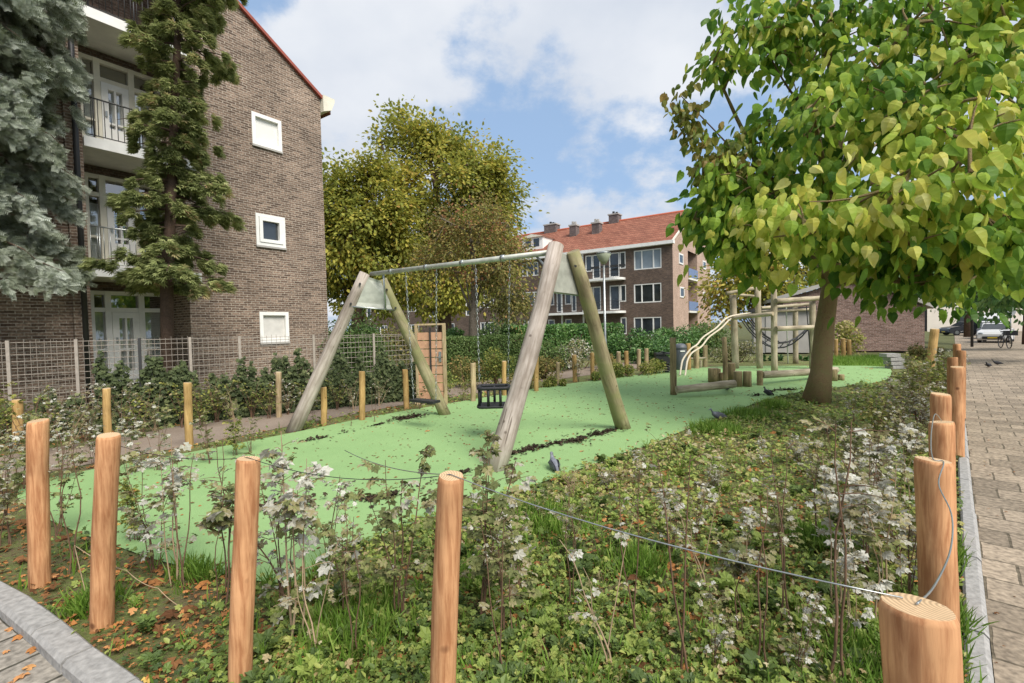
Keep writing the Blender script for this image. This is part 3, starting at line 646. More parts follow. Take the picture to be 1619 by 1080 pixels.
# balconies with rounded ends
for (pa, pb) in ((877, 995),):
    for (ys, ) in ((447,), (497,)):
        z = w2(930, ys)[1]; a = w2(pa-8, 450)[0]; b = w2(pb-6, 450)[0]; 
        pts = [(a, -.0), (a, -1.15)]+[(b-.7+.7*math.sin(t_), -.45-.7*math.cos(t_)) for t_ in np.linspace(0, math.pi/2, 7)]+[(b, 0)]
        n = len(pts); m = MB(); m.add([(x, y-.003, z) for x, y in pts]+[(x, y-.003, z+.2) for x, y in pts], [tuple(range(n)), tuple(reversed(range(n, 2*n)))]+[(i, (i+1)%n, (i+1)%n+n, i+n) for i in range(n)])
        m.build('balcony_slab', M_['white'], b2)
        # brick parapet between, iron rail on top
        q = [(x*1.0, y+.12) for x, y in pts[1:-1]]
        r = MB()
        for k in range(3): r.tube([(x, y, z+.2+.3*(k+1)) for x, y in q], .015, 5)
        for (x0_, y0_), (x1_, y1_) in zip(q[:-1], q[1:]):
            nn = max(1, int(math.hypot(x1_-x0_, y1_-y0_)/.14))
            for k in range(nn): r.tube([(x0_+(x1_-x0_)*k/nn, y0_+(y1_-y0_)*k/nn, z+.2), (x0_+(x1_-x0_)*k/nn, y0_+(y1_-y0_)*k/nn, z+1.1)], .009, 4, caps=False)
        r.build('railing', M_['iron'], b2)
    z = w2(930, 447)[1]+1.2
    for (pa_, pb_) in ((936, 948), (951, 963), (966, 978), (980, 989)):
        a, b = w2(pa_, 425, -1.1)[0], w2(pb_, 425, -1.1)[0]
        fb = MB().box(a, b, -1.32, -1.12, z-.12, z+.06).build('flower_box', M_['iron'], b2)
    # privacy screens dividing the balconies, and a white downpipe
    for px in (922, 888):
        x = w2(px, 430)[0]; MB().box(x-.07, x+.07, -.14, -.002, .3, EZ2-.2).build('downpipe', M_['white'], b2)
MB().box(w2(884,430)[0]-.04, w2(884,430)[0]+.04, -1.0, -.15, w2(930,447)[1]+.2, w2(930,447)[1]+1.9).build('balcony_screen', M_['pale'], b2)
# roof
m = MB(); ov = .35; rs = RI/(D2/2)
m.add([(L2,-ov,EZ2-ov*rs+.12),(.18,-ov,EZ2-ov*rs+.12),(.18,D2/2,EZ2+RI+.12),(L2,D2/2,EZ2+RI+.12),(.18,D2+ov,EZ2-ov*rs+.12),(L2,D2+ov,EZ2-ov*rs+.12)], [(0,1,2,3),(3,2,4,5)])
# tiles need their pattern in the slope plane
rm = M_['roof']
rf = m.build('roof', rm, b2)
rdg = MB().tube([(L2, D2/2, EZ2+RI+.14), (.18, D2/2, EZ2+RI+.14)], .12, 8).build('ridge_tiles', mat_plain('ridge_red', (.40,.10,.05), .8), rf)
MB().box(L2, .2, -ov-.12, -.004, EZ2-.30, EZ2-.02).build('gutter', M_['white'], b2)
MB().add([(.04,-.3,EZ2-.15),(.17,-.3,EZ2-.15),(.17,D2/2,EZ2+RI+.02),(.04,D2/2,EZ2+RI+.02),(.04,-.3,EZ2-.0),(.17,-.3,EZ2-.0),(.17,D2/2,EZ2+RI+.115),(.04,D2/2,EZ2+RI+.115)], [(0,1,2,3),(4,7,6,5),(0,4,5,1),(1,5,6,2),(0,3,7,4),(2,6,7,3)]).build('verge', M_['cream'], b2)
def roofpt(px, py):                             # point on the front roof slope
    d = ray(px, py); n = (FY*(-rs)+Vector((0,0,1))); p0 = B2+Vector((0,0,EZ2+.12)); t = (p0-CAM).dot(n)/d.dot(n); q = CAM+d*t-B2; return q.dot(FX), q.dot(FY), q.z
chm = mat_brick('chimney_brick', (.10,.075,.07), (.17,.13,.12), (.2,.18,.17), var=.2)
for (px, py, wd, ht) in ((905.5, 374, .55, 1.35), (941.5, 370, .6, 1.3)):
    x, y, z = roofpt(px, py); c = MB().box(x-wd/2-.1, x+wd/2+.1, y, y+.8, z-.1, z+ht-.25).build('chimney', chm, b2)
    MB().box(x-wd/2-.18, x+wd/2+.18, y-.08, y+.88, z+ht-.249, z+ht-.1).box(x-.2, x+.0, y+.2, y+.4, z+ht-.099, z+ht+.25).box(x+.08, x+.28, y+.2, y+.4, z+ht-.099, z+ht+.2).build('chimney_cap', M_['pale'], c)
for (px, wd) in ((872.5, 1.5), (972.5, 1.0)):
    d = ray(px, 352); n = FY; t = (B2+FY*(D2/2)-CAM).dot(n)/d.dot(n); q = CAM+d*t-B2; x = q.dot(FX)
    c = MB().box(x-wd/2, x+wd/2, D2/2-.5, D2/2+.5, EZ2+RI-.6, EZ2+RI+.75).build('chimney', chm, b2)
    MB().box(x-wd/2-.08, x+wd/2+.08, D2/2-.58, D2/2+.58, EZ2+RI+.751, EZ2+RI+.88).build('chimney_cap', M_['pale'], c)
    MB().box(x-.25, x-.05, D2/2-.1, D2/2+.1, EZ2+RI+.881, EZ2+RI+1.2).box(x+.1, x+.3, D2/2-.1, D2/2+.1, EZ2+RI+.881, EZ2+RI+1.1).build('chimney_pot', M_['iron'], c)
# dormers
for px0_, px1_ in ((826, 858), (770, 796)):
    xa, ya, za = roofpt(px0_, 397); xb = roofpt(px1_, 393)[0]; H = 1.25
    do = MB().box(xa, xb, ya, ya+2.6, za, za+H).build('dormer', M_['white'], b2)
    MB().add([(xa-.15,ya-.2,za+H),(xb+.15,ya-.2,za+H),((xa+xb)/2,ya-.2,za+H+.35),(xa-.15,ya+3.4,za+H),(xb+.15,ya+3.4,za+H),((xa+xb)/2,ya+3.4,za+H+.35)], [(0,1,2),(0,2,5,3),(2,1,4,5),(0,3,4,1)]).build('dormer_roof', M_['cream'], do)
    for k in range(2):
        cx_ = xa+(xb-xa)*(.3+.4*k); MB().box(cx_-.33, cx_+.33, ya-.03, ya-.002, za+.3, za+H-.15).build('pane', M_['glassd'], do)

# ================================================================== BRICK GARAGE + RENDERED SHED
FG = Vector((.93, -.37, 0)).normalized(); GY = Vector((-FG.y, FG.x, 0))
B3 = P(1300, 520, 22.5); B3.z = 0; a3 = math.atan2(FG.y, FG.x)
def w3(px, py, off=0.0): return wl(px, py, off, B3, FG, GY)
b3 = empty('brick_garage', B3, a3); tag(b3, 'low brown brick building with a sloping pale verge, behind the catalpa trunk', 'building')
xa, za = w3(1238, 473); xm, zm = w3(1350, 440); xb, zb = w3(1462, 486)
MB().add([(xa,0,0),(xb,0,0),(xb,0,zb),(xm,0,zm),(xa,0,za)]+[(xa,7,0),(xb,7,0),(xb,7,zb),(xm,7,zm),(xa,7,za)], [(0,1,2,3,4),(9,8,7,6,5),(0,4,9,5),(1,6,7,2)]).build('wall', M_['brick4'], b3)
for (p, q) in (((xa-.3, za-.08), (xm, zm)), ((xm, zm), (xb+.3, zb-.08))):
    MB().add([(p[0],-.2,p[1]+.02),(q[0],-.2,q[1]+.02),(q[0],7.2,q[1]+.02),(p[0],7.2,p[1]+.02),(p[0],-.2,p[1]+.2),(q[0],-.2,q[1]+.2),(q[0],7.2,q[1]+.2),(p[0],7.2,p[1]+.2)], [(0,3,2,1),(4,5,6,7),(0,1,5,4),(1,2,6,5),(2,3,7,6),(3,0,4,7)]).build('roof', M_['pale'], b3)
b4 = empty('garden_shed', B3, a3); tag(b4, 'flat grey rendered shed behind the climbing frame', 'shed')
x0_, x1_ = w3(1192, 540, -1.2)[0], w3(1284, 540, -1.2)[0]; zt_ = w3(1240, 492, -1.2)[1]
MB().box(x0_, x1_, -1.2, -.05, 0, zt_).build('wall', M_['pale'], b4)
MB().box(x0_-.15, x1_+.15, -1.35, -.03, zt_+.002, zt_+.16).build('roof', M_['iron'], b4)
MB().box(x0_+.5, x0_+1.3, -1.24, -1.203, 0.02, 1.7).build('door', M_['pale'], b4)

# ================================================================== POSTS, WIRE
def make_post(name, base, top, dia, mat, label, group, split=False, slant=0.0):
    """a peeled round post with a chamfered, slightly slanted sawn top"""
    o = MB(); n = 18; H = (top-base).length; ax = (top-base)
    prof = [(-.05, 1.02), (.0, 1.0), (.25, .99), (.5, 1.01), (.72, .98), (.93, 1.0), (.985, .985), (1.0, .90)]
    ph = rnd.uniform(0, 6); ov = rnd.uniform(.02, .06); vs = []; fs = []; m_ = len(prof)
    for t, k in prof:
        c = ax*t; wob = .0025*math.sin(t*5+ph)
        for i in range(n):
            a = 2*math.pi*i/n
            rr = dia/2*k*(1+ov*math.cos(2*a+ph)+.015*math.sin(5*a+ph+t*3))
            z = c.z+(slant*rr*math.cos(a-ph) if t > .9 else 0)
            vs.append((c.x+wob+rr*math.cos(a), c.y+wob+rr*math.sin(a), z))
    for i in range(m_-1):
        for k in range(n): fs.append((i*n+k, i*n+(k+1)%n, (i+1)*n+(k+1)%n, (i+1)*n+k))
    o.add(vs, fs, True); o.f.append(tuple((m_-1)*n+k for k in range(n))); o.sm.append(False)
    q = o.build(name, mat, loc=base)
    return tag(q, label, 'post', group)
front = [  # top px, base px or None, Y, dia
 ((60, 665), (62, 925), None, .108, 'orange peeled post at the far left of the front row, dark knot halfway down'),
 ((170.5, 688), (161, 990), None, .104, 'second orange peeled post from the left in the front row, leaves at its foot'),
 ((391.5, 725), (380, 1083), 2.0, .094, 'third orange peeled post from the left in the front row, before the green surface'),
 ((713, 752), (699, 1100), 1.70, .096, 'orange peeled post at the bottom centre of the front row, wire stapled on its top'),
 ((1450, 958), (1464, 1200), .88, .122, 'thick orange corner post nearest the camera, growth rings on its sawn top'),
]
right = [((1475, 727), 1.78, .118, 'second post behind the nearest corner post, long crack and loose wire down its face', (20, 0)),
 ((1489, 667), 2.42, .108, 'third post along the right edge, behind the cracked one', (8, 0)),
 ((1487, 623), 3.2, .105, 'fourth post along the right edge, pale top among the twigs', (4, 0)),
 ((1513.5, 580), 5.0, .115, 'fifth post along the right edge, tall and leaning to the kerb', (2, 0)),
 ((1506, 565), 6.0, .11, 'sixth post along the right edge, half hidden by shrubs', (0, 0)),
 ((1519, 554), 7.2, .12, 'seventh post along the right edge, curved twig across it', (0, 0)),
 ((1513, 544), 8.9, .12, 'farthest visible post of the right edge, below the hanging leaves', (0, 0))]
FT = []
for (tp_, bp_, Y, dia, lab) in front:
    b = G(*bp_) if Y is None else None
    if b is None:
        b = G(bp_[0], CY+0); t0 = P(*tp_, Y); q = P(bp_[0], bp_[1], Y); b = Vector((t0.x+(q.x-t0.x)*(t0.z/max(.1, t0.z-q.z)), Y, 0))
        t = t0
    else: t = P(*tp_, b.y)
    make_post('wooden_post', b, t, dia, M_['post'], lab, 'peeled posts round the planted bed', slant=.12); FT.append(t)
RT_ = []
for (tp_, Y, dia, lab, ln) in right:
    t = P(*tp_, Y); b = Vector((t.x+.02*ln[0]*.1, Y, 0)); make_post('wooden_post', b, t, dia, M_['post'], lab, 'peeled posts round the planted bed', slant=.1); RT_.append(t)
mid = [((27, 632), (30, 715), .11, 'posty', 'yellow post at the far left edge, close to the mesh fence'),
 ((168, 614), (171, 700), .10, 'posty', 'yellow split post behind the second front post'),
 ((296, 605), (300, 709), .095, 'posty', 'orange-yellow post with a pale top left of the swing, before the ivy'),
 ((440, 588), (441, 660), .10, 'postp', 'pale post just left of the front left swing leg'),
 ((512, 612), (512, 673), .09, 'posty', 'yellow post just right of the front left swing leg'),
 ((572, 587), (573, 665), .10, 'posty', 'yellow post midway between the two left swing legs'),
 ((640, 584), (643, 646), .105, 'posty', 'yellow post left of the flat black swing seat'),
 ((748, 574), (748, 635), .105, 'postp', 'pale post left of the black bucket seat'),
 ((797, 571), (797, 626), .10, 'posty', 'yellow post just behind the bucket seat, before the trimmed hedge'),
 ((848, 562), (848, 619), .11, 'posty', 'yellow post just right of the tall front swing leg'),
 ((882, 573), (882, 610), .09, 'postp', 'faint pale post among shrubs between the right swing legs'),
 ((908, 561), (909, 604), .115, 'posty', 'taller yellow post in the middle of the right swing frame'),
 ((936, 558), (937, 600), .115, 'posty', 'yellow post just left of the rear right swing leg'),
 ((978, 556), (978, 592), .12, 'postp', 'first pale post right of the rear right swing leg'),
 ((990, 555), (991, 590), .13, 'posty', 'second yellowish post right of the rear right swing leg'),
 ((1010, 552), (1010, 586), .13, 'postp', 'pale post in the shrubs left of the bench'),
 ((1022, 551), (1022, 584), .13, 'postp', 'pale post nearest the left side of the bench'),
 ((1088, 543), (1089, 585), .15, 'posty', 'yellow post right beside the grey litter bin'),
 ((1101, 548), (1101, 583), .17, 'postp', 'left post of the low rail behind the curved handrails'),
 ((1115, 546), (1115, 581), .15, 'postp', 'right post of the low rail behind the curved handrails'),
 ((1322, 536), (1322, 564), .13, 'posty', 'left post of the trio at the brick wall'),
 ((1333, 535), (1334, 564), .15, 'posty', 'middle post of the trio at the brick wall'),
 ((1342, 537), (1343, 564), .15, 'posty', 'right post of the trio at the brick wall'),
 ((1478, 520), (1470, 585), .20, 'posty', 'light trunk-like post behind the shrubs at the end of the brick wall')]
for tp_, bp_, dia, mt, lab in mid:
    b = G(*bp_); t = P(*tp_, b.y)
    make_post('wooden_post', b, t, dia, M_[mt], lab, 'yellow posts along the path' if tp_[0] < 1030 else 'posts beyond the play area', slant=.1)
def wire(name, pts, r, mat, label, sag=0, n=10):
    m = MB(); q = []
    for a, b in zip(pts[:-1], pts[1:]):
        for k in range(n):
            t = k/n; p = a.lerp(b, t); p.z -= sag*4*t*(1-t); q.append(p)
    q.append(pts[-1]); m.tube(q, r, 5)
    return tag(m.build(name, mat), label, 'wire')
up1 = Vector((0, 0, .004))
wire('fence_wire', [P(150, 690, 2.6)+Vector((0,.0,.0)), FT[2]+up1, FT[3]+up1], .0016, M_['iron'], 'thin dark wire sagging between the front row posts', .05)
wire('fence_wire', [P(545, 712, 2.4), FT[3]+up1, FT[4]+up1+Vector((-.01,.02,0))], .0019, M_['steel'], 'grey wire running from the bottom centre post to the nearest corner post', .03)
lw = [FT[4]+up1, P(1478, 925, 1.02), P(1503, 868, 1.22), P(1504, 812, 1.40), P(1484, 765, 1.58), RT_[0]+Vector((-.0,-.045,.004)), RT_[0]+up1, P(1472, 690, 2.0), P(1478, 655, 2.3), RT_[1]+up1]
sm = []
for i in range(len(lw)-1):
    p0_, p1_, p2_, p3_ = lw[max(0, i-1)], lw[i], lw[i+1], lw[min(len(lw)-1, i+2)]
    for k in range(6):
        t = k/6; sm.append(.5*((2*p1_)+(p2_-p0_)*t+(2*p0_-5*p1_+4*p2_-p3_)*t*t+(3*p1_-p0_-3*p2_+p3_)*t**3))
tag(MB().tube(sm+[lw[-1]], .0021, 6).build('loose_wire', M_['steel']), 'loose pale wire curling from the corner post up the cracked post', 'wire')
wire('fence_wire', [G(143, 968)+Vector((0,0,.02)), G(118, 862, .35), G(200, 902, .2), G(250, 930, .08), G(300, 965, .02)], .0022, M_['twigp'], 'pale loose strand hanging round the second front post', .02)

# ================================================================== MESH FENCE WITH IVY, GATE
F0 = G(-260, 762); F0 = Vector((-7.46-4.73*.55, 7.0-2.9*.55, 0)); F1 = Vector((-1.92, 10.35, 0))
FD = (F1-F0); FL = FD.length; FD.normalize(); FN = Vector((-FD.y, FD.x, 0)); af = math.atan2(FD.y, FD.x)
fence = empty('mesh_fence', F0, af); tag(fence, 'rusty grey wire mesh fence overgrown with ivy before the left building', 'fence')
def nz2d_(q): return .5+.3*np.sin(q*1.3)+.25*np.sin(q*2.9+1)+.2*np.sin(q*5.7+2)
def hf(x): return 1.47-.08*x/FL
m = MB()
x = 0
while x < FL:
    h = hf(x)+rnd.uniform(-.0, .05); m.tube([(x, 0, .03), (x+rnd.uniform(-.01,.01), 0, h)], .003, 4, caps=False); x += .075
for k in range(15):
    z = .06+k*.10
    m.tube([(0, .004, min(z, hf(0))), (FL/2, .004, min(z, hf(FL/2))), (FL, .004, min(z, hf(FL)))], .0042, 4, caps=False)
m.build('mesh_panel', M_['mesh'], fence)
for px in (12, 120, 220, 300, 378, 495, 590, 650):
    d = ray(px, 530); n = FN; t = (F0-CAM).dot(n)/d.dot(n); q = CAM+d*t-F0; x = q.dot(FD)
    MB().box(x-.02, x+.02, -.045, -.007, 0, hf(x)+.03).build('post', M_['mesh'] if px not in (220, ) else M_['iron'], fence)
MB().box(-.3, FL, .0, .5, -.02, .03).build('footing', M_['soil'], fence)
# ivy clumps on the fence: (px, z centre, radii)
def fx(px):
    d = ray(px, 560); t = (F0-CAM).dot(FN)/d.dot(FN); return (CAM+d*t-F0).dot(FD)
Pl = []; 
for (pa, pb, za_, zb_, dens) in ((-60, 60, .0, .95, 800), (60, 150, .0, .85, 800), (150, 205, .3, 1.35, 800), (205, 290, .1, 1.18, 1300), (225, 300, .6, 1.25, 900), (290, 360, .0, .9, 900), (375, 400, .1, 1.25, 450),
        (405, 480, .25, 1.35, 1500), (480, 530, .0, 1.05, 900), (520, 660, .05, 1.38, 3300), (330, 420, .35, 1.0, 900), (150, 640, 0, .35, 1800), (-120, 200, 0, .4, 900)):
    xa_, xb_ = fx(pa), fx(pb); n = int(dens*.75); u = NR.rand(n); v = NR.rand(n)**.85; v = v*(.55+.45*np.clip(nz2d_(u*9+za_*31), 0, 1))
    X = xa_+(xb_-xa_)*u; Z = za_+(zb_-za_)*v*(.78+.16*np.sin(X*7.3+za_*7)+.10*np.sin(X*17+zb_*5)); Yv = -.03-np.abs(NR.normal(0, .06, n))
    Pl.append(np.stack([X, Yv, Z], 1))
Pl = np.concatenate(Pl); n = len(Pl); Dv = np.stack([NR.normal(0, .6, n), NR.normal(-.4, .3, n), -np.abs(NR.normal(.8, .3, n))], 1)
Nv = np.stack([NR.normal(0, .5, n), -np.ones(n), NR.normal(.5, .4, n)], 1)
leaves('ivy', M_['ivy'], Pl, Dv, Nv, NR.uniform(.045, .085, n), T_lobed(), NR.beta(2, 3, n), fence)

gb = G(706, 641); ga = Vector((gb.x-.56, gb.y+.12, 0)); gdv = gb-ga; gate = empty('wooden_gate', ga, math.atan2(gdv.y, gdv.x)); GLn = gdv.length
tag(gate, 'narrow gate of pinkish horizontal boards behind the left swing legs', 'gate')
gh = P(706, 517, gb.y).z
for k in range(8):
    z0_ = .12+k*(gh-.2)/8; MB().box(.0, GLn-.04, -.012, .012, z0_, z0_+(gh-.2)/8-.018).build('board', M_['oak'], gate)
for x in (-.03, GLn-.035): MB().box(x, x+.05, -.035, .035, 0, gh+.04).build('post', M_['postp'], gate)
MB().box(-.03, GLn+.015, -.03, .03, gh+.041, gh+.075).build('top_rail', M_['postp'], gate)
MB().box(GLn*.5-.012, GLn*.5+.012, -.045, -.014, .1, gh).build('brace', M_['iron'], gate)
MB().box(GLn-.12, GLn-.07, -.03, -.014, .85, 1.05).box(GLn-.12, GLn-.07, -.07, -.031, .93, .96).build('handle', M_['steel'], gate)

# ================================================================== SWING
def add_root(name, label, cat, loc, group=None, rz=0):
    e = empty(name, loc, rz); return tag(e, label, cat, group)
A0, A1 = G(461, 682), G(706, 656); C0, C1 = G(783, 745), G(990, 678)
sw = empty('playground_swing', (0, 0, 0)); tag(sw, 'tall timber swing with sloping log legs, steel beam, flat seat and bucket seat', 'swing')
mA = (A0+A1)/2; mC = (C0+C1)/2
def log(par, a, b, ra, rb, mat, name='leg', n=14, bend=.03, jit=.012):
    pts = []; N_ = 9; L_ = (b-a).length; side = (b-a).cross(Vector((0,0,1))).normalized(); ph = rnd.uniform(0, 6)
    for k in range(N_):
        t = k/(N_-1); pts.append(a.lerp(b, t)+side*(bend*math.sin(t*math.pi*1.3+ph)))
    rr = [ra+(rb-ra)*k/(N_-1)*1.0+.004*math.sin(k*2.1+ph) for k in range(N_)]
    # build in a frame whose z runs along the log so the grain follows it
    ax = (b-a).normalized(); q = Vector((0,0,1)).rotation_difference(ax)
    qi = q.inverted(); m = MB(); m.tube([qi @ (p-a) for p in pts], rr, n, jit=jit)
    o = m.build(name, mat, par); o.location = a; o.rotation_mode = 'QUATERNION'; o.rotation_quaternion = q
    if par and par.location.length > 0: o.location = a-par.location
    return o
# tops: the legs lean together
TA0 = P(577, 432, mA.y-.10); TA1 = P(604, 442, mA.y+.12); TC0 = P(879, 388, mC.y-.10); TC1 = P(903, 398, mC.y+.12)
dn = Vector((0, 0, -.06))
log(sw, A0+dn, TA0, .108, .085, M_['legw']); log(sw, A1+dn, TA1, .10, .08, M_['legg'])
log(sw, C0+dn, TC0, .115, .095, M_['legw']); log(sw, C1+dn, TC1, .105, .085, M_['legg'])
bA = (TA0+TA1)/2+Vector((0, 0, -.03)); bC = (TC0+TC1)/2+Vector((0, 0, -.05))
bA = P(590, 433, mA.y); bC = P(872, 399, mC.y)
bd = (bC-bA).normalized()
beam = MB().tube([bA-bd*.05, bC+bd*.1], .035, 12).build('beam', M_['zincgreen'], sw)
for t in (.13, .36, .57, .78):
    p = bA.lerp(bC, t); MB().tube([p-bd*.03, p+bd*.03], .044, 12).build('collar', M_['steel'], beam)
for (a0, a1, t0, t1, bb, sg) in ((A0, A1, TA0, TA1, bA, 1), (C0, C1, TC0, TC1, bC, -1)):
    l0 = t0.lerp(a0, .22); l1 = t1.lerp(a1, .22); off = bd*(.03*sg)
    m = MB(); pl = [t0.lerp(a0, .02), t1.lerp(a1, .02), l1, l0]
    m.add([p+off for p in pl]+[p+off*1.4 for p in pl], [(0,1,2,3),(7,6,5,4),(0,4,5,1),(1,5,6,2),(2,6,7,3),(3,7,4,0)]); m.build('gusset_plate', M_['zincgreen'], sw)
    m = MB(); m.tube([l0+off*2, l1+off*2], .014, 6); m.tube([l1.lerp(l0, .3)+off*2, bb+off*8], .016, 6); m.build('brace', M_['steel'], sw)
    for s_, e_ in ((t0, a0), (t1, a1)):
        for tt in (.07, .2):
            p = s_.lerp(e_, tt); cdir = (CAM-p).normalized(); m = MB(); m.tube([p+cdir*.06, p+cdir*.105], .018, 8); m.build('bolt', M_['iron'], sw)
def chain(par, a, b, mat=M_['steel']):
    m = MB(); d = (b-a); L_ = d.length; n = int(L_/.055); u = d.normalized(); s1 = u.cross(Vector((0,1,0))).normalized(); s2 = u.cross(s1)
    for k in range(n):
        c = a+u*(k+.5)*.055; s_ = s1 if k % 2 else s2; q = [c-u*.03, c-u*.015+s_*.011, c+u*.015+s_*.011, c+u*.03, c+u*.015-s_*.011, c-u*.015-s_*.011, c-u*.03]
        m.tube([x-par.location for x in q], .0042, 4, caps=False)
    return m.build('chain', mat, par)
# flat seat: hangs at t ~ .14 - .28
def on_beam(px): 
    d = ray(px, 420); n = Vector((bd.y, -bd.x, 0)).normalized(); t = (bA-CAM).dot(n)/d.dot(n); q = CAM+d*t; s_ = (q-bA).dot(Vector((bd.x, bd.y, 0)).normalized())/math.hypot(bd.x, bd.y)/ (bC-bA).length; return bA.lerp(bC, max(0, min(1, s_)))
c1, c2 = on_beam(641), on_beam(690)
zs1 = P(668, 634, (c1.y+c2.y)/2).z; seat = empty('swing_seat', ((c1+c2)/2).xy.to_3d()+Vector((0, 0, zs1)), math.atan2(bd.y, bd.x))
seat.parent = sw
sx = (c2-c1).length/2+.0; 
MB().box(-.24, .24, -.085, .085, -.018, .018).build('board', M_['black'], seat)
seat.rotation_euler = (0, 0, 0); 
hx = Vector((bd.x, bd.y, 0)).normalized()
seat.children[0].rotation_euler = (0, 0, math.atan2(bd.y, bd.x))
for c, s_ in ((c1, -.23), (c2, .23)):
    e = Vector(seat.location)+hx*s_; chain(seat, Vector((e.x, e.y, c.z-.03)) if False else c+Vector((0,0,-.04)), e)
# bucket seat
c1, c2 = on_beam(752), on_beam(806)
yb = (c1.y+c2.y)/2; top = P(776, 612, yb); bot = P(770, 641, yb)
cx_ = (c1.x+c2.x)/2-.02
bk = empty('bucket_seat', (cx_, yb, bot.z)); bk.parent = sw
hb_ = top.z-bot.z; bb_ = []
def rrect(w_, d_, z, r=.06, n=4):
    p = []
    for qx, qy, a0 in ((1,1,0),(-1,1,90),(-1,-1,180),(1,-1,270)):
        for k in range(n+1):
            a = R(a0+90*k/n); p.append(Vector((qx*(w_-r)+r*math.cos(a), qy*(d_-r)+r*math.sin(a), z)))
    return p+[p[0]]
r_ = MB().tube(rrect(.20, .17, hb_), .024, 8, caps=False).build('rim', M_['black'], bk)
MB().box(-.19, .19, -.15, .15, -.022, .022).tube(rrect(.21, .16, .0), .02, 6, caps=False).build('seat_base', M_['black'], bk)
for x, y in ((-.19,-.13),(.19,-.13),(-.19,.13),(.19,.13),(-.07,-.165),(.09,-.165),(0,.165)):
    MB().tube([(x, y, .02), (x*.98, y*.98, hb_)], .02, 6).build('strut', M_['black'], bk)
for c, s_ in ((c1, -.19), (c2, .19)):
    e = bk.location+Vector((s_, .0, hb_+.02)); chain(bk, c+Vector((0,0,-.04)), e)

# ================================================================== PLAY EQUIPMENT
def vlog(par, base, ztop, r, mat, name='post', lean=(0, 0)):
    return log(par, base+Vector((0, 0, -.03)), Vector((base.x+lean[0], base.y+lean[1], ztop)), r*1.04, r*.96, mat, name, 12, .012)
cf = empty('climbing_frame', G(1210, 586)); tag(cf, 'log climbing frame with curved handrails and a sagging black rope net', 'climbing frame')
def atp(px, pyb, pyt): b = G(px, pyb); return b, P(px, pyt, b.y).z
SP = {}
for nm, px, pyb, pyt, w_, lx in (('A', 1163, 583, 466, 12, -3), ('B', 1201, 583, 456, 11, -2), ('C', 1225, 588, 458, 11, -1), ('D', 1285, 584, 474, 11, 0), ('E', 1312, 584, 475, 10, -6), ('F', 1258, 575, 480, 9, 0), ('L', 1147, 606, 533, 9, -1)):
    b, zt = atp(px, pyb, pyt); SP[nm] = (b, zt); rr = w_*b.y/760/2*.84
    vlog(cf, b, zt, rr, M_['logp'] if nm != 'L' else M_['logd'], lean=(lx*b.y/760, 0))
def at(px, py, Y): return P(px, py, Y)
YA, YB, YC, YD, YE, YF = [SP[k][0].y for k in 'ABCDEF']
for a, b, r_ in ((at(1148, 464, YA-.2), at(1204, 454, YB), .07), (at(1166, 466, YA+.3), at(1196, 469, YB+.3), .055), (at(1226, 476, YC-.14), at(1300, 471, YD-.1), .085),
        (at(1203, 487, YB+.2), at(1278, 481, YF+.1), .06), (at(1203, 493, YB+.5), at(1280, 489, YF+.3), .06), (at(1157, 503, YA-.15), at(1222, 496, YC-.15), .075),
        (at(1226, 520, YC-.14), at(1318, 516, YD-.1), .085), (at(1203, 520, YB+.1), at(1222, 521, YC+.1), .06)):
    log(cf, a, b, r_*.85, r_*.8, M_['logp'], 'cross_beam', 10, .015)
for k, q in enumerate(([(1187,495),(1160,499),(1146,505),(1132,519),(1112,533),(1102,545),(1092,552),(1080,568),(1077,580),(1075,594)], [(1166,500),(1154,505),(1140,519),(1121,533),(1109,548),(1094,558),(1087,570),(1085,582),(1083,595)])):
    yb_ = G(1080, 594.5).y; pts = [at(px, py, YA+(yb_-YA)*i/(len(q)-1)) for i, (px, py) in enumerate(q)]
    s = []
    for i in range(len(pts)-1):
        p0_, p1_, p2_, p3_ = pts[max(0, i-1)], pts[i], pts[i+1], pts[min(len(pts)-1, i+2)]
        for j in range(5):
            t = j/5; s.append(.5*((2*p1_)+(p2_-p0_)*t+(2*p0_-5*p1_+4*p2_-p3_)*t*t+(3*p1_-p0_-3*p2_+p3_)*t**3))
    MB().tube([p-cf.location for p in s+[pts[-1]]], .026, 8).build('handrail', M_['rail'], cf)
m = MB(); o_ = cf.location
def rope(m, a, b, sag=0, r=.014, n=8):
    m.tube([a.lerp(b, k/n)-Vector((0, 0, sag*4*(k/n)*(1-k/n)))-o_ for k in range(n+1)], r, 5)
tl, tr = at(1170, 503, YA), at(1282, 508, YD); bl, br_ = at(1183, 498, YB+.6), at(1284, 500, YF+.8)
rows = []
for k in range(5):
    t = k/4; a = tl.lerp(bl, t); b = tr.lerp(br_, t); b.z -= .15; rows.append((a, b)); rope(m, a, b, .80+.05*math.sin(k*2), .02)
for j in range(1, 9):
    t = j/9; q = []
    for a, b in rows:
        p = a.lerp(b, t); p.z -= .8*4*t*(1-t); q.append(p-o_)
    m.tube(q, .017, 5)
m.build('rope_net', M_['black'], cf)
m = MB(); rope(m, at(1243, 484, YF), at(1246, 580, YF), 0, .02); m.build('climbing_rope', mat_plain('grey_rope', (.3, .33, .25), .9), cf)
m = MB(); rope(m, at(1275, 484, YD), at(1281, 560, YD), 0, .014); m.build('climbing_rope', M_['black'], cf)
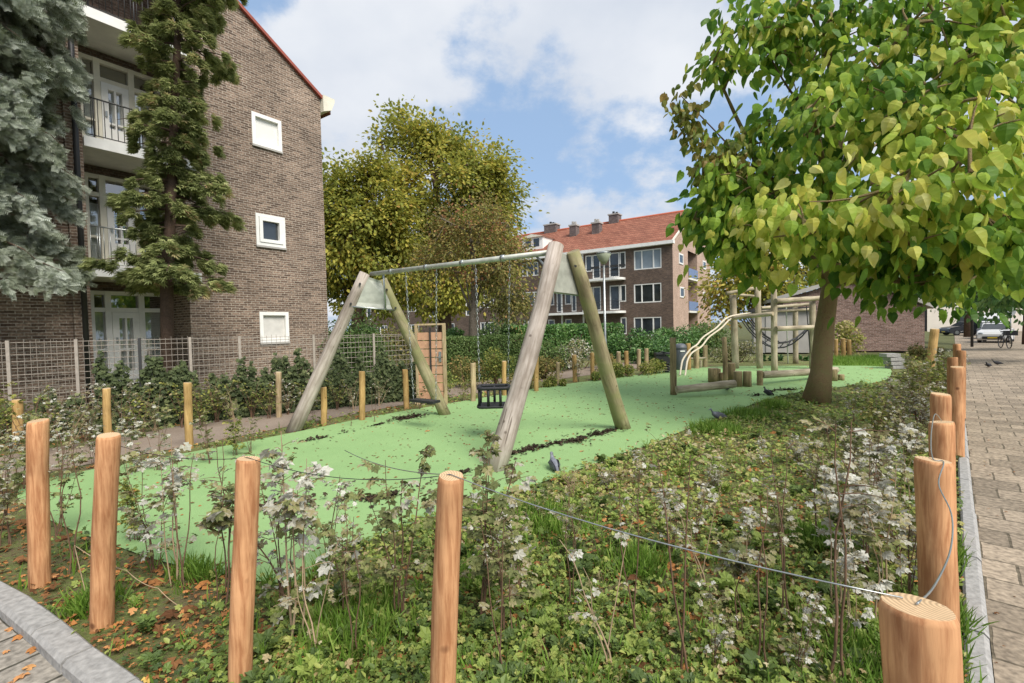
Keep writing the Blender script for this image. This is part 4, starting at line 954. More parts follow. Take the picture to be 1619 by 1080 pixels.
# balance beams
bb = empty('balance_beam', G(1066, 625)); tag(bb, 'low log balance beam leaving the lone upright post in front of the stumps', 'balance beam')
b, zt = atp(1065, 625, 534); vlog(bb, b, zt, 10*b.y/760/2, M_['logd'])
zb = .16; q0 = G(1069, 616, zb); q1 = G(1163, 607, zb+.06); log(bb, q0, q1, .075, .085, M_['logp'], 'beam', 12, .03)
log(bb, G(1150, 611), q1.lerp(q0, .14)-Vector((0,0,.05)), .05, .05, M_['iron'], 'foot', 8, 0)
bb2 = empty('balance_beam', G(1201, 610)); tag(bb2, 'low log beam resting on a short post left of the catalpa trunk', 'balance beam')
b, zt = atp(1201.5, 610, 586); vlog(bb2, b, zt, 9*b.y/760/2, M_['logd']); log(bb2, P(1206, 593, b.y), P(1322, 585, b.y+1.3), .085, .085, M_['logp'], 'beam', 12, .03)
for k, (px, pyb, pyt, w_, lab) in enumerate(((1128, 605, 582, 16, 'wide log stump at the left end of the stump group'), (1136, 603, 583, 7, 'narrow stump right behind the wide one'), (1140, 604, 589, 7, 'thin low stump left of the dark upright log'),
        (1157, 604, 574, 11, 'tallest stump, right of the dark upright log'), (1167, 612, 587, 13, 'left one of the two front stumps'), (1181.5, 612, 587, 12.5, 'right one of the two front stumps'),
        (1318, 603, 584, 11, 'stump just right of the catalpa trunk'), (1330, 602, 592, 9, 'lowest stump, farthest right beside the catalpa trunk'))):
    b, zt = atp(px, pyb, pyt); r_ = w_*b.y/760/2
    o = MB(); o.lathe([(r_*1.02, 0), (r_, zt*.5), (r_*.99, zt-.02), (r_*.93, zt)], 16); o = o.build('log_stump', M_['logd'], loc=b); tag(o, lab, 'stump', 'stumps of the play area')
# litter bin, bench-like spring rocker
b, zt = atp(1076, 585, 543); bn = empty('litter_bin', b); tag(bn, 'dark grey cylindrical litter bin behind the lone upright post', 'bin'); r_ = .20
grey = mat_plain('bin_grey', (.085,.095,.11), .5)
MB().lathe([(r_*.9, 0), (r_, .05), (r_, zt*.78), (r_*.98, zt*.8)], 20).build('body', grey, bn)
MB().lathe([(r_*1.04, zt*.801), (r_*1.04, zt*.84), (r_*.95, zt*.93), (r_*.6, zt*.985), (r_*.2, zt)], 20).build('lid', grey, bn)
MB().box(-.07, .07, -r_-.012, -r_+.01, zt*.7, zt*.74).build('sticker', M_['white'], bn)
b, zt = atp(1054, 590, 556); sp = empty('spring_rocker', b); tag(sp, 'black spring rocker with a flat top, left of the litter bin', 'play toy')
q = [Vector((.10*math.cos(k*.9), .10*math.sin(k*.9), .02+.30*k/28)) for k in range(29)]; MB().tube(q, .02, 6).build('spring', M_['black'], sp)
MB().add([(-.34,-.10,zt-.16),(.05,-.10,.30),(.16,-.10,.34),(.10,-.10,zt-.2),(-.06,-.10,zt-.08),(-.34,-.10,zt-.08)]+[(-.34,.10,zt-.16),(.05,.10,.30),(.16,.10,.34),(.10,.10,zt-.2),(-.06,.10,zt-.08),(-.34,.10,zt-.08)], [(0,1,2,3,4,5),(11,10,9,8,7,6)]+[(i,i+6,(i+1)%6+6,(i+1)%6) for i in range(6)]).build('body', M_['black'], sp)
MB().box(-.34, .12, -.14, .14, zt-.08, zt-.03).build('seat', M_['black'], sp); MB().tube([(-.1,-.24,zt-.01),(-.1,.24,zt-.01)], .018, 6).build('handle', M_['black'], sp)
rl = empty('low_rail', G(1102, 583)); tag(rl, 'low pale log rail between two short posts behind the handrails', 'rail')
log(rl, at(1092, 567, G(1102,583).y), at(1118, 566, G(1115,581).y), .035, .035, M_['logp'], 'rail', 8, .01); log(rl, G(1108, 582), at(1108, 570, G(1108,582).y), .04, .04, M_['logp'], 'post', 8, 0)
# lamp
lb = P(957, 545, 17.5); lb.z = 0; lp = empty('street_lamp', lb); tag(lp, 'slim grey lamp post with a shallow cone head, before the apartment row', 'lamp post')
lz = P(955, 416, 17.5).z; MB().lathe([(.07, 0), (.065, .9), (.045, 1.0), (.038, lz)], 12).build('pole', M_['steel'], lp)
MB().lathe([(.05, lz-.05), (.16, lz+.08), (.26, lz+.30), (.24, lz+.34)], 20).build('lamp_glass', mat_plain('lamp_glass', (.33,.36,.26), .3), lp)
MB().lathe([(.27, lz+.341), (.26, lz+.37), (.08, lz+.42), (.02, lz+.43)], 20).build('lamp_cap', M_['steel'], lp)
# paver stack
pb = G(1416, 583); ps = empty('stone_step', pb); tag(ps, 'stack of four pale concrete slabs at the right end of the lawn', 'slab stack')
for k in range(4):
    a = MB().box(-.2, .2, -.15, .15, k*.115+.01, k*.115+.105).build('slab', M_['kerb'], ps); a.location = (rnd.uniform(-.04,.04)-k*.05, 0, 0)

# ================================================================== BIRDS
def bird(loc, L_, rz, label, col, col2, name='pigeon', grp=None, pitch=0, head=.0):
    """one body: lofted from tail to beak, with wings, legs and eyes as children"""
    st = [(-.47,.025,.030,.014,.12),(-.40,.04,.07,.022,.13),(-.32,.07,.09,.05,.155),(-.18,.13,.115,.12,.19),(0,.165,.14,.17,.215),(.15,.15,.13,.165,.25),(.27,.10,.10,.11,.31),(.32,.07,.07,.08,.39),(.345,.055,.055,.06,.46),(.375,.06,.058,.062,.52),(.42,.045,.043,.045,.535),(.455,.02,.02,.02,.52),(.52,.006,.006,.006,.50)]
    m = MB(); n = 14; vs = []; fs = []
    for x, w_, _, h, z in st:
        for k in range(n):
            a = 2*math.pi*k/n; vs.append((x*L_, w_*L_*math.cos(a), (z+h*math.sin(a))*L_))
    for i in range(len(st)-1):
        for k in range(n): fs.append((i*n+k, (i+1)*n+k, (i+1)*n+(k+1)%n, i*n+(k+1)%n))
    m.add(vs, fs, True); m.f.append(tuple(range(n))); m.sm.append(False); m.f.append(tuple((len(st)-1)*n+k for k in reversed(range(n)))); m.sm.append(False)
    r = empty(name, loc, rz); tag(r, label, 'bird', grp); b = m.build('body', col, r)
    for s in (-1, 1):
        wv = MB(); sec = [(.24,.25,.05),(.1,.27,.12),(-.1,.25,.12),(-.26,.20,.08),(-.42,.15,.02)]
        vs = []
        for x, z, h in sec:
            for yy, zz in ((.135, z+h), (.182, z), (.145, z-h)): vs.append((x*L_, s*yy*L_*(1 if x > -.2 else .6), zz*L_))
        for x, z, h in sec:
            for yy, zz in ((.10, z+h), (.11, z), (.10, z-h)): vs.append((x*L_, s*yy*L_*(1 if x > -.2 else .6), zz*L_))
        f = [(i*3+k, i*3+k+1, i*3+k+4, i*3+k+3) for i in range(4) for k in range(2)]; f += [tuple(a+15 for a in q) for q in f]
        wv.add(vs, f, True).build('wing', col2, r)
        lg = MB(); lg.tube([(.02*L_, s*.05*L_, .1*L_), (.0, s*.05*L_, .045*L_), (.02*L_, s*.05*L_, .008)], .012*L_, 5)
        for a in (-.5, 0, .5): lg.tube([(.02*L_, s*.05*L_, .008), (.02*L_+.09*L_*math.cos(a), s*.05*L_+.09*L_*math.sin(a), .004)], .008*L_, 4)
        lg.build('leg', mat_bl, r)
        MB().ball((.40*L_, s*.05*L_, .54*L_), .012*L_, .008*L_, .012*L_, 6, 4).build('eye', M_['black'], r)
    return r
mat_bl = mat_plain('bird_leg', (.30,.10,.08), .6)
pg1 = mat_plain('pigeon_grey', (.16,.17,.20), .6, var=.4, scale=30); pg2 = mat_plain('pigeon_wing', (.10,.105,.125), .6, var=.3, scale=40); pg3 = mat_plain('pigeon_dark', (.03,.03,.035), .6, var=.3)
bird(G(877, 745), .30, R(100), 'grey pigeon seen from behind on the green surface near the front right swing leg', pg1, pg2)
bird(G(1136, 664), .32, R(190), 'grey pigeon at the bed edge, left of the bright grass tuft', pg1, pg2)
bird(G(1215, 626), .30, R(100), 'black pigeon on the green left of the catalpa trunk', pg3, pg3)
for px, py, r_, lab in ((1563, 579, 200, 'larger dark pigeon on the street paving, left of its neighbour'), (1577, 575, 150, 'smaller dark pigeon on the street paving, right of its neighbour')):
    q = G(px, py); bird(Vector((q.x, q.y, float(zg(q.x, q.y))-.03)), .30, R(r_), lab, pg3, pg3, grp='pigeons on the street')

# ================================================================== STREET: CARS, SIGNS, FAR BLOCK
def gs(px, Y): 
    q = P(px, 500, Y); return Vector((q.x, q.y, float(zg(q.x, q.y))-.03))
def car(loc, rz, body, label, L_=4.1, W=1.72, H=1.46, name='parked_car', van=False):
    r = empty(name, loc, rz); tag(r, label, 'van' if van else 'car')
    h = H
    if van: prof = [(-.5,.22),(-.5,.95),(-.48,1.0),(.22,1.0),(.36,.62),(.49,.50),(.5,.22),(.42,.12),(-.45,.12)]
    else: prof = [(-.5,.32),(-.49,.60),(-.46,.66),(-.40,.70),(-.30,.96),(-.22,1.0),(.05,.99),(.22,.68),(.44,.58),(.49,.45),(.5,.25),(.46,.14),(-.46,.14)]
    m = MB(); n = len(prof); vs = []
    for s, ins in ((-1, 0), (-1, 1), (1, 1), (1, 0)): pass
    lay = [(-1.0, 0), (-.86, 1), (.86, 1), (1.0, 0)]
    for yk, _ in ((-.5, 0), (-.46, 1), (.46, 1), (.5, 0)):
        for x, z in prof:
            zz = z; k = 1.0
            if z > .66: k = .86 if abs(yk) == .5 else .90
            if abs(yk) == .5 and z > .9: zz = z-.03
            vs.append((x*L_*(1 if abs(yk) < .5 else .985), yk*W*k, zz*h))
    fs = [tuple(range(n)), tuple(reversed(range(3*n, 4*n)))]
    for j in range(3):
        for i in range(n): fs.append((j*n+i, (j+1)*n+i, (j+1)*n+(i+1)%n, j*n+(i+1)%n))
    m.add(vs, fs, False).build('body', body, r)
    hi = .92; wx0, wx1 = ((.215, .352) if van else (.065, .212)); z0_, z1_ = ((.97, .64) if van else (.965, .70))
    MB().add([(wx0*L_+.02, -W*.38, z0_*h), (wx0*L_+.02, W*.38, z0_*h), (wx1*L_+.03, W*.42, z1_*h), (wx1*L_+.03, -W*.42, z1_*h)], [(0,3,2,1)]).build('windscreen', M_['glassd'], r)
    for s in (-1, 1):
        y = s*(W*.432+.012)
        pts = [(-.36,.72),(-.28,.93),(.03,.93),(.17,.72)] if not van else [(.05,.66),(.05,.9),(.2,.9),(.31,.66)]
        MB().add([(x*L_, s*(W*.5*(.86)+.012), z*h) for x, z in pts], [(0,1,2,3)]).build('side_window', M_['glassd'], r)
        l = MB().ball((.485*L_, s*W*.37, .50*h), .05, .16, .06, 8, 6).build('headlight', M_['glassl'], r)
        for x in (-.31, .32):
            wq = MB(); wq.tube([(x*L_, s*(W*.5-.20), .31), (x*L_, s*(W*.5+.01), .31)], .31, 18).build('tyre', M_['black'], r)
            MB().tube([(x*L_, s*(W*.5+.011), .31), (x*L_, s*(W*.5+.02), .31)], .19, 14).build('rim', M_['steel'], r)
    MB().box(.5*L_-.01, .5*L_+.015, -.55, .55, .20*h, .34*h).build('grille', M_['black'], r)
    MB().box(.5*L_+.016, .5*L_+.024, -.26, .26, .24*h, .31*h).build('number_plate', mat_plate, r)
    return r
mat_plate = mat_plain('yellow_plate', (.6,.45,.05), .5)
wp = mat_plain('white_car_paint', (.62,.62,.62), .3, var=.02); kp = mat_plain('dark_car_paint', (.03,.032,.036), .3, var=.05)
face = math.atan2(-kd.y, -kd.x)
car(gs(1575, 37), face-R(8), wp, 'white hatchback facing the camera at the front of the parked row')
car(gs(1566, 43), face-R(3), kp, 'dark car parked right behind the white hatchback')
car(gs(1569, 50), face, wp, 'tall white van behind the dark car', 5.2, 1.95, 2.35, 'parked_van', True)
car(gs(1526, 52), R(170), kp, 'black car parked across the street at the left')
def bike(loc, rz):
    r = empty('bicycle', loc, rz); tag(r, 'dark bicycle standing on the paving before the white hatchback', 'bicycle')
    for x in (-.52, .52):
        w_ = MB(); q = [Vector((x+.33*math.cos(a), 0, .34+.33*math.sin(a))) for a in np.linspace(0, 2*math.pi, 21)]; w_.tube(q, .025, 6, caps=False)
        for k in range(8): a = k*math.pi/4; w_.tube([(x, 0, .34), (x+.32*math.cos(a), 0, .34+.32*math.sin(a))], .004, 3)
        w_.build('wheel', M_['black'], r)
    f = MB()
    for a, b in (((-.52,.34),(-.05,.32)),((-.05,.32),(-.17,.86)),((-.52,.34),(-.15,.78)),((-.15,.75),(.36,.80)),((-.05,.32),(.38,.72)),((.52,.34),(.34,.95))): f.tube([(a[0],0,a[1]),(b[0],0,b[1])], .022, 6)
    f.build('frame', M_['iron'], r); MB().box(-.3, -.05, -.09, .09, .87, .93).build('saddle', M_['black'], r)
    MB().tube([(.22,-.3,1.0),(.34,-.16,1.05),(.34,.16,1.05),(.22,.3,1.0)], .016, 6).build('handlebar', M_['black'], r)
    MB().box(.5,.85,-.24,.24,.72,.98).build('basket', M_['black'], r)
bike(gs(1589, 26.5), face+R(15))
b = gs(1537, 30); tag(MB().lathe([(.075, 0), (.07, 1.5), (.09, 1.52), (.085, 2.3), (.0301, 2.35)], 12).build('street_bollard', M_['iron'], loc=b), 'dark slim pillar standing on the street left of the cars', 'bollard')
b = gs(1598, 33); sg = empty('traffic_sign', b); tag(sg, 'thin sign pole with a round grey plate right of the white hatchback', 'sign')
MB().tube([(0,0,0),(0,0,2.6)], .035, 8).build('pole', M_['steel'], sg); MB().tube([(0,-.04,2.25),(0,-.065,2.25)], .3, 20).build('plate', M_['steel'], sg)
# pale houses across the end of the street
hbv = Vector((.93, -.37, 0)); B5 = P(1495, 500, 62); B5.z = -.6; a5 = math.atan2(-.25, .97)
hp = empty('street_house', B5, a5); tag(hp, 'pale plastered houses closing the street behind the parked cars', 'building')
hol = []
for k in range(9):
    for f_ in range(3): hol.append((1.2+k*3.4, 3.0+k*3.4, .9+f_*3.0, 2.6+f_*3.0))
wall_grid(-2, 32, 0, 9.6, hol, 0, .15).build('wall', mat_plain('cream_render', (.66,.60,.52), .8, var=.08, scale=1), hp)
for q in hol: simple_window(hp, *q, .05, M_['white'], M_['glassd'], ((q[0]+q[1])/2,), t=.09)
MB().add([(-2.4,-.5,9.6),(32.4,-.5,9.6),(32.4,5,13),(-2.4,5,13),(32.4,10,9.6),(-2.4,10,9.6)], [(0,1,2,3),(3,2,4,5),(0,3,5),(1,4,2)]).build('roof', mat_plain('dull_roof', (.20,.09,.06), .8), hp)
MB().box(-2, 32, .2, 9.8, 0.01, 9.58).build('core', M_['inner'], hp)

# ================================================================== TREES
def inell(n, c, r, inner=.35):
    d = rand_dir(n); k = (inner+(1-inner)*NR.rand(n)**.6)[:, None]; return np.array(c)+d*k*np.array(r)
def limb_path(a, b, n=6, wig=.12, up=.15):
    a = np.array(a); b = np.array(b); L_ = np.linalg.norm(b-a); q = []
    o1 = NR.normal(0, wig*L_*.35, 3)
    for k in range(n+1):
        t = k/n; p = a+(b-a)*t+o1*math.sin(math.pi*t)+np.array([0, 0, up*L_*math.sin(math.pi*t)*.5]); q.append(p)
    return q
def tree(name, label, cat, base, trunk_pts, r0_, r1_, blobs, mat_bark, mat_l, T, leaf_s, nleaf, crad, n_main=7, tint=(2, 2), group=None, limb_r=.06, droop=.4, flat=.7, twig_r=.012, sub=True, normal_up=.8, name_crown='crown', twigs=True, zmin=0):
    """trunk + limbs as one mesh, leaves as the crown. blobs: (centre, radii, clusters, tint shift)"""
    r = empty(name, base); tag(r, label, cat, group); bs = np.array(base)
    m = MB(); tp = [np.array(p)-bs for p in trunk_pts]; n = len(tp); rr = [r0_+(r1_-r0_)*k/(n-1) for k in range(n)]; rr[0] *= 1.25
    m.tube([Vector(p) for p in tp], rr, 14, jit=.05)
    C = []; Ts = []
    for c, rad, k, ts in blobs:
        q = inell(k, np.array(c)-bs, rad); C.append(q); Ts += [ts]*k
    C = np.concatenate(C); Ts = np.array(Ts, float)+NR.normal(0, .12, len(C))
    # main limbs to spread-out clusters, the rest attach to the nearest limb point
    idx = [int(NR.randint(len(C)))]
    for _ in range(n_main-1):
        d = np.min([np.linalg.norm(C-C[i], axis=1) for i in idx], axis=0); idx.append(int(np.argmax(d)))
    nodes = []; 
    for i in idx:
        hfr = NR.uniform(.45, .95); k = hfr*(n-1); a = tp[int(k)]+(tp[min(n-1, int(k)+1)]-tp[int(k)])*(k-int(k))
        if C[i][2] < a[2]-.4 and n > 2:
            kk = max(1, int(.4*(n-1))); a = tp[kk]
        q = limb_path(a, C[i], 7); m.tube([Vector(p) for p in q], [limb_r*(1-.8*j/7)+.004 for j in range(8)], 7, caps=False)
        nodes += q[1:]
    nd = np.array(nodes+[tp[-1]])
    if twigs:
        for i in range(len(C)):
            if i in idx: continue
            j = int(np.argmin(np.linalg.norm(nd-C[i], axis=1)+NR.rand(len(nd))*.2)); q = limb_path(nd[j], C[i], 4, .2, .1)
            m.tube([Vector(p) for p in q], [twig_r*(1-.75*k/4)+.001 for k in range(5)], 5, caps=False)
            if i % 3 == 0: nd = np.concatenate([nd, np.array(q[2:])])
    m.build('trunk', mat_bark, r)
    nc = len(C); rep = max(1, nleaf//nc); ci = np.repeat(np.arange(nc), rep); N_ = len(ci)
    cr_ = np.exp(NR.normal(0, .38, nc)); off = NR.normal(0, 1, (N_, 3))*np.array([crad, crad, crad*flat])*cr_[ci][:, None]; Pn = C[ci]+off; kk_ = (NR.rand(N_) < np.clip(cr_[ci]**1.6, .25, 1)) & (Pn[:, 2] > zmin); Pn, off, ci = Pn[kk_], off[kk_], ci[kk_]; N_ = len(ci)
    cen = C.mean(0); outw = nrm(Pn-cen)
    Dv = nrm(off+1e-6)*.6+outw*.3+rand_dir(N_)*.45+np.array([0, 0, -droop]); Nv = outw*.45+rand_dir(N_)*.75+np.array([0, 0, normal_up])
    tt = NR.beta(tint[0], tint[1], N_)+Ts[ci]
    leaves(name_crown, mat_l, Pn, Dv, Nv, NR.uniform(.7, 1.25, N_)*leaf_s, T, tt, r)
    return r
def V3(v): return (v.x, v.y, v.z)
def Rm(px, Y): return px*Y/760
# --- catalpa -------------------------------------------------------
cb = G(1290, 636); Yc = cb.y
ctr = [V3(cb), V3(P(1298, 590, Yc)), V3(P(1303, 520, Yc)), V3(P(1313, 450, Yc)), V3(P(1322, 380, Yc)), V3(P(1322, 300, Yc)), V3(P(1318, 180, Yc)), V3(P(1312, 60, Yc)), V3(P(1310, -60, Yc))]
def B(px, py, Y, rx, ry, rz, k, ts=0): return (V3(P(px, py, Y)), (Rm(rx, Y), ry, Rm(rz, Y)), k, ts)
cat_blobs = [B(1430, 250, 8.6, 240, 2.4, 190, 72, -.0), B(1250, 300, 8.3, 120, 1.2, 60, 34, -.05), B(1165, 370, 8.0, 65, .7, 45, 17, -.02), B(1118, 340, 8.0, 28, .4, 26, 7, .0), B(1125, 300, 8.0, 30, .35, 22, 5, .0), B(1150, 392, 8.0, 24, .35, 18, 5, .0), B(1165, 330, 8.0, 50, .6, 30, 10, 0), B(1185, 415, 8.0, 45, .5, 16, 6, .05), B(1235, 225, 8.3, 80, .9, 50, 18, -.05),
  B(1200, 70, 8.0, 55, .5, 28, 8, .02), B(1150, 90, 8.0, 32, .3, 24, 6, .0), B(1160, 45, 8.0, 26, .3, 22, 4, .0), B(1215, 20, 8.0, 40, .4, 25, 6, 0), B(1275, 35, 8.0, 60, .8, 45, 10, 0), B(1330, 90, 8.2, 90, 1.0, 80, 22, -.03), B(1400, 60, 8.0, 90, 1.2, 70, 24, 0), B(1500, 70, 7.0, 110, 1.2, 80, 26, .1), B(1590, 180, 7.0, 90, 1.2, 110, 26, .05),
  B(1330, 330, 5.6, 90, .5, 45, 11, .27), B(1470, 300, 5.4, 90, .5, 50, 10, .2), B(1540, 210, 5.6, 90, .6, 50, 10, .22), B(1230, 350, 6.6, 60, .5, 40, 8, .22), B(1400, 375, 5.8, 110, .6, 40, 16, .05), B(1540, 375, 5.6, 110, .7, 50, 22, .0), B(1440, 425, 6.2, 75, .6, 30, 12, -.12), B(1490, 462, 7.0, 30, .4, 22, 6, -.15), B(1352, 415, 6.6, 35, .4, 22, 5, .05), B(1400, 450, 6.6, 35, .4, 14, 3, -.1),
  B(1300, 370, 7.5, 100, .7, 28, 11, -.05), B(1600, 400, 7.0, 60, .7, 45, 9, 0), B(1580, 20, 6.5, 60, .6, 30, 5, .15), B(1470, 180, 6.6, 120, .9, 90, 22, .05), B(1350, 200, 6.8, 110, .8, 80, 20, .02)]
ct = tree('catalpa_tree', 'leaning catalpa with large heart-shaped green and yellow leaves at the right of the play area', 'tree', V3(cb), ctr, Rm(16.5, Yc), .04, cat_blobs, M_['bark'], M_['catalpa'], T_heart(), .18, 8600, .18, 16, (2.8, 4.0), zmin=1.42, limb_r=.065, droop=1.1, normal_up=.35, flat=.8, twig_r=.02)
# brown-tinged tip on the left, part of the same crown
bl_ = [B(1075, 165, 8.0, 14, .2, 24, 3), B(1095, 200, 8.0, 22, .25, 26, 5), B(1135, 235, 8.0, 35, .3, 25, 6), B(1110, 255, 8.0, 22, .25, 22, 4), B(1165, 260, 8.1, 35, .3, 22, 5)]
C_ = np.concatenate([inell(k, np.array(c)-np.array(V3(cb)), rad) for c, rad, k, _ in bl_]); ci = np.repeat(np.arange(len(C_)), 18); N_ = len(ci)
Pn = C_[ci]+NR.normal(0, .12, (N_, 3)); leaves('browning_crown', M_['catbrown'], Pn, rand_dir(N_)*.6+np.array([-.2, 0, -.8]), rand_dir(N_)+np.array([0, -.4, .5]), NR.uniform(.10, .17, N_), T_heart(), NR.beta(2, 2, N_), ct)['label'] = 'small browning leaves at the left branch tip'
m = MB(); 
for a, b in ((P(1240, 330, 8.3), P(1075, 150, 8.0)), (P(1262, 160, 8.3), P(1208, 70, 8.0)), (P(1300, 240, 8.4), P(1255, 130, 8.1))): 
    q = limb_path(np.array(a)-np.array(V3(cb)), np.array(b)-np.array(V3(cb)), 6, .06, -.1); m.tube([Vector(p) for p in q], [.022*(1-.7*k/6) for k in range(7)], 6)
m.build('branch', M_['barkd'], ct)
# --- big autumn trees behind -----------------------------------------------
def bt(px, pyb, Y): q = P(px, pyb, Y); return (q.x, q.y, 0.0)
Y1 = 30
tree('large_tree', 'tallest round-headed tree turning yellow-green, behind the swing beam', 'tree', bt(705, 560, Y1), [bt(705, 560, Y1), V3(P(702, 470, Y1)), V3(P(700, 380, Y1)), V3(P(690, 300, Y1)), V3(P(672, 220, Y1))], .42, .10,
  [B(700, 300, Y1, 95, 3.0, 80, 70, 0), B(655, 215, Y1, 38, 1.4, 24, 14, 0), B(710, 225, Y1, 50, 1.6, 25, 16, .02), B(765, 275, Y1, 42, 1.6, 45, 20, 0), B(745, 350, Y1, 62, 2, 55, 30, .05), B(650, 370, Y1, 70, 2.4, 60, 34, 0), B(730, 420, Y1, 80, 2.4, 50, 26, .08), B(790, 300, Y1, 22, 1, 35, 7, -.02), B(608, 215, Y1, 22, .8, 10, 4, .0), B(775, 385, Y1, 30, 1.6, 40, 14, .05), B(690, 470, Y1, 60, 2, 30, 18, .0), B(640, 190, Y1, 18, .8, 10, 4, 0), B(792, 325, Y1, 16, .8, 30, 5, 0)],
  M_['barkd'], M_['autumn'], T_fold(), .25, 40000, .42, 10, (4, 4.5), 'big trees behind the play area', .16, .3, .8, .03)
Y2 = 27
tree('large_tree', 'broad lower yellow-green tree touching the corner of the left building', 'tree', bt(565, 560, Y2), [bt(565, 560, Y2), V3(P(566, 470, Y2)), V3(P(570, 380, Y2)), V3(P(575, 300, Y2))], .36, .1,
  [B(575, 340, Y2, 62, 2.4, 75, 60, -.03), B(540, 350, Y2, 40, 2, 70, 34, -.08), B(590, 275, Y2, 34, 1.4, 24, 14, 0), B(540, 290, Y2, 24, 1.2, 22, 9, 0), B(550, 420, Y2, 50, 2, 45, 26, .12), B(620, 420, Y2, 45, 2, 45, 20, .02), B(500, 400, Y2, 40, 2, 90, 18, 0), B(630, 350, Y2, 30, 1.6, 50, 16, .03), B(585, 470, Y2, 60, 2, 30, 14, 0)],
  M_['barkd'], M_['autumn'], T_fold(), .23, 32000, .38, 9, (4, 4.5), 'big trees behind the play area', .14, .3, .8, .03)
# small sparse tree
Y3 = 16.5
tree('small_tree', 'small grey-trunked tree with bare spreading branches and sparse brownish leaves, above the trimmed hedge', 'tree', bt(748, 560, Y3), [bt(748, 560, Y3), V3(P(748, 500, Y3)), V3(P(750, 440, Y3)), V3(P(746, 390, Y3)), V3(P(742, 350, Y3))], Rm(8, Y3), .03,
  [B(750, 400, Y3, 85, 1.3, 50, 60, .1), B(800, 440, Y3, 45, 1, 55, 30, 0), B(690, 410, Y3, 45, .9, 35, 16, .05), B(770, 350, Y3, 50, 1, 28, 16, .1), B(815, 480, Y3, 30, .9, 25, 12, -.05), B(700, 350, Y3, 30, .8, 18, 8, .1)],
  M_['barkg'], M_['bushy'], T_fold(), .10, 15000, .22, 12, (2.4, 2.4), None, .045, .3, .9, .012)
# autumn tree behind climbing frame, and trees beyond the garage
Y4 = 29
tree('autumn_tree', 'dark-trunked tree with yellow leaves behind the climbing frame', 'tree', bt(1231, 560, Y4), [bt(1231, 560, Y4), V3(P(1231, 470, Y4)), V3(P(1228, 420, Y4)), V3(P(1225, 370, Y4))], .42, .15,
  [B(1180, 450, Y4, 55, 1.8, 40, 40, .1), B(1250, 440, Y4, 60, 1.8, 40, 30, .0), B(1200, 390, Y4, 80, 2, 40, 30, 0), B(1140, 470, Y4, 22, 1, 35, 12, .15)], M_['inner'], M_['autumn'], T_fold(), .24, 9000, .5, 7, (2.2, 2.2), None, .12, .3, .8, .03)
for (px, Y, h_, lab) in ((1345, 33, 395, 'green tree rising behind the ridge of the low brick building'), (1440, 36, 400, 'green tree behind the right slope of the low brick building'), (1530, 34, 410, 'green street tree above the black car'), (1625, 24, 380, 'green street tree at the right frame edge beyond the bicycle')):
    tree('street_tree', lab, 'tree', bt(px, 560, Y), [bt(px, 560, Y), V3(P(px, 480, Y)), V3(P(px+2, 430, Y)), V3(P(px, h_, Y))], .18, .08,
      [B(px, 430, Y, 62, 2.4, 42, 44, -.05), B(px-10, h_-20, Y, 50, 2.2, 40, 26, 0), B(px+20, 460, Y, 40, 1.6, 22, 12, -.05)], M_['barkd'], M_['laurel'], T_fold(), .24, 5200, .5, 7, (2.4, 2.4), 'trees behind the catalpa', .09, .3, .8, .03)

Yt = 15.0
tree('street_tree', 'street tree with small green leaves hanging above the parked cars', 'tree', bt(1700, 560, Yt), [bt(1700, 560, Yt), V3(P(1700, 480, Yt)), V3(P(1698, 400, Yt)), V3(P(1690, 300, Yt))], .15, .06,
  [B(1620, 455, Yt, 70, 1.2, 26, 26, -.05), B(1560, 470, Yt+2, 38, .8, 20, 12, .0), B(1690, 400, Yt, 110, 1.6, 60, 40, 0), B(1600, 400, Yt, 80, 1.4, 40, 26, .08)], M_['barkd'], M_['laurel'], T_heart(), .15, 4200, .30, 8, (3, 3), 'trees behind the catalpa', .05, .7, .8, .015)
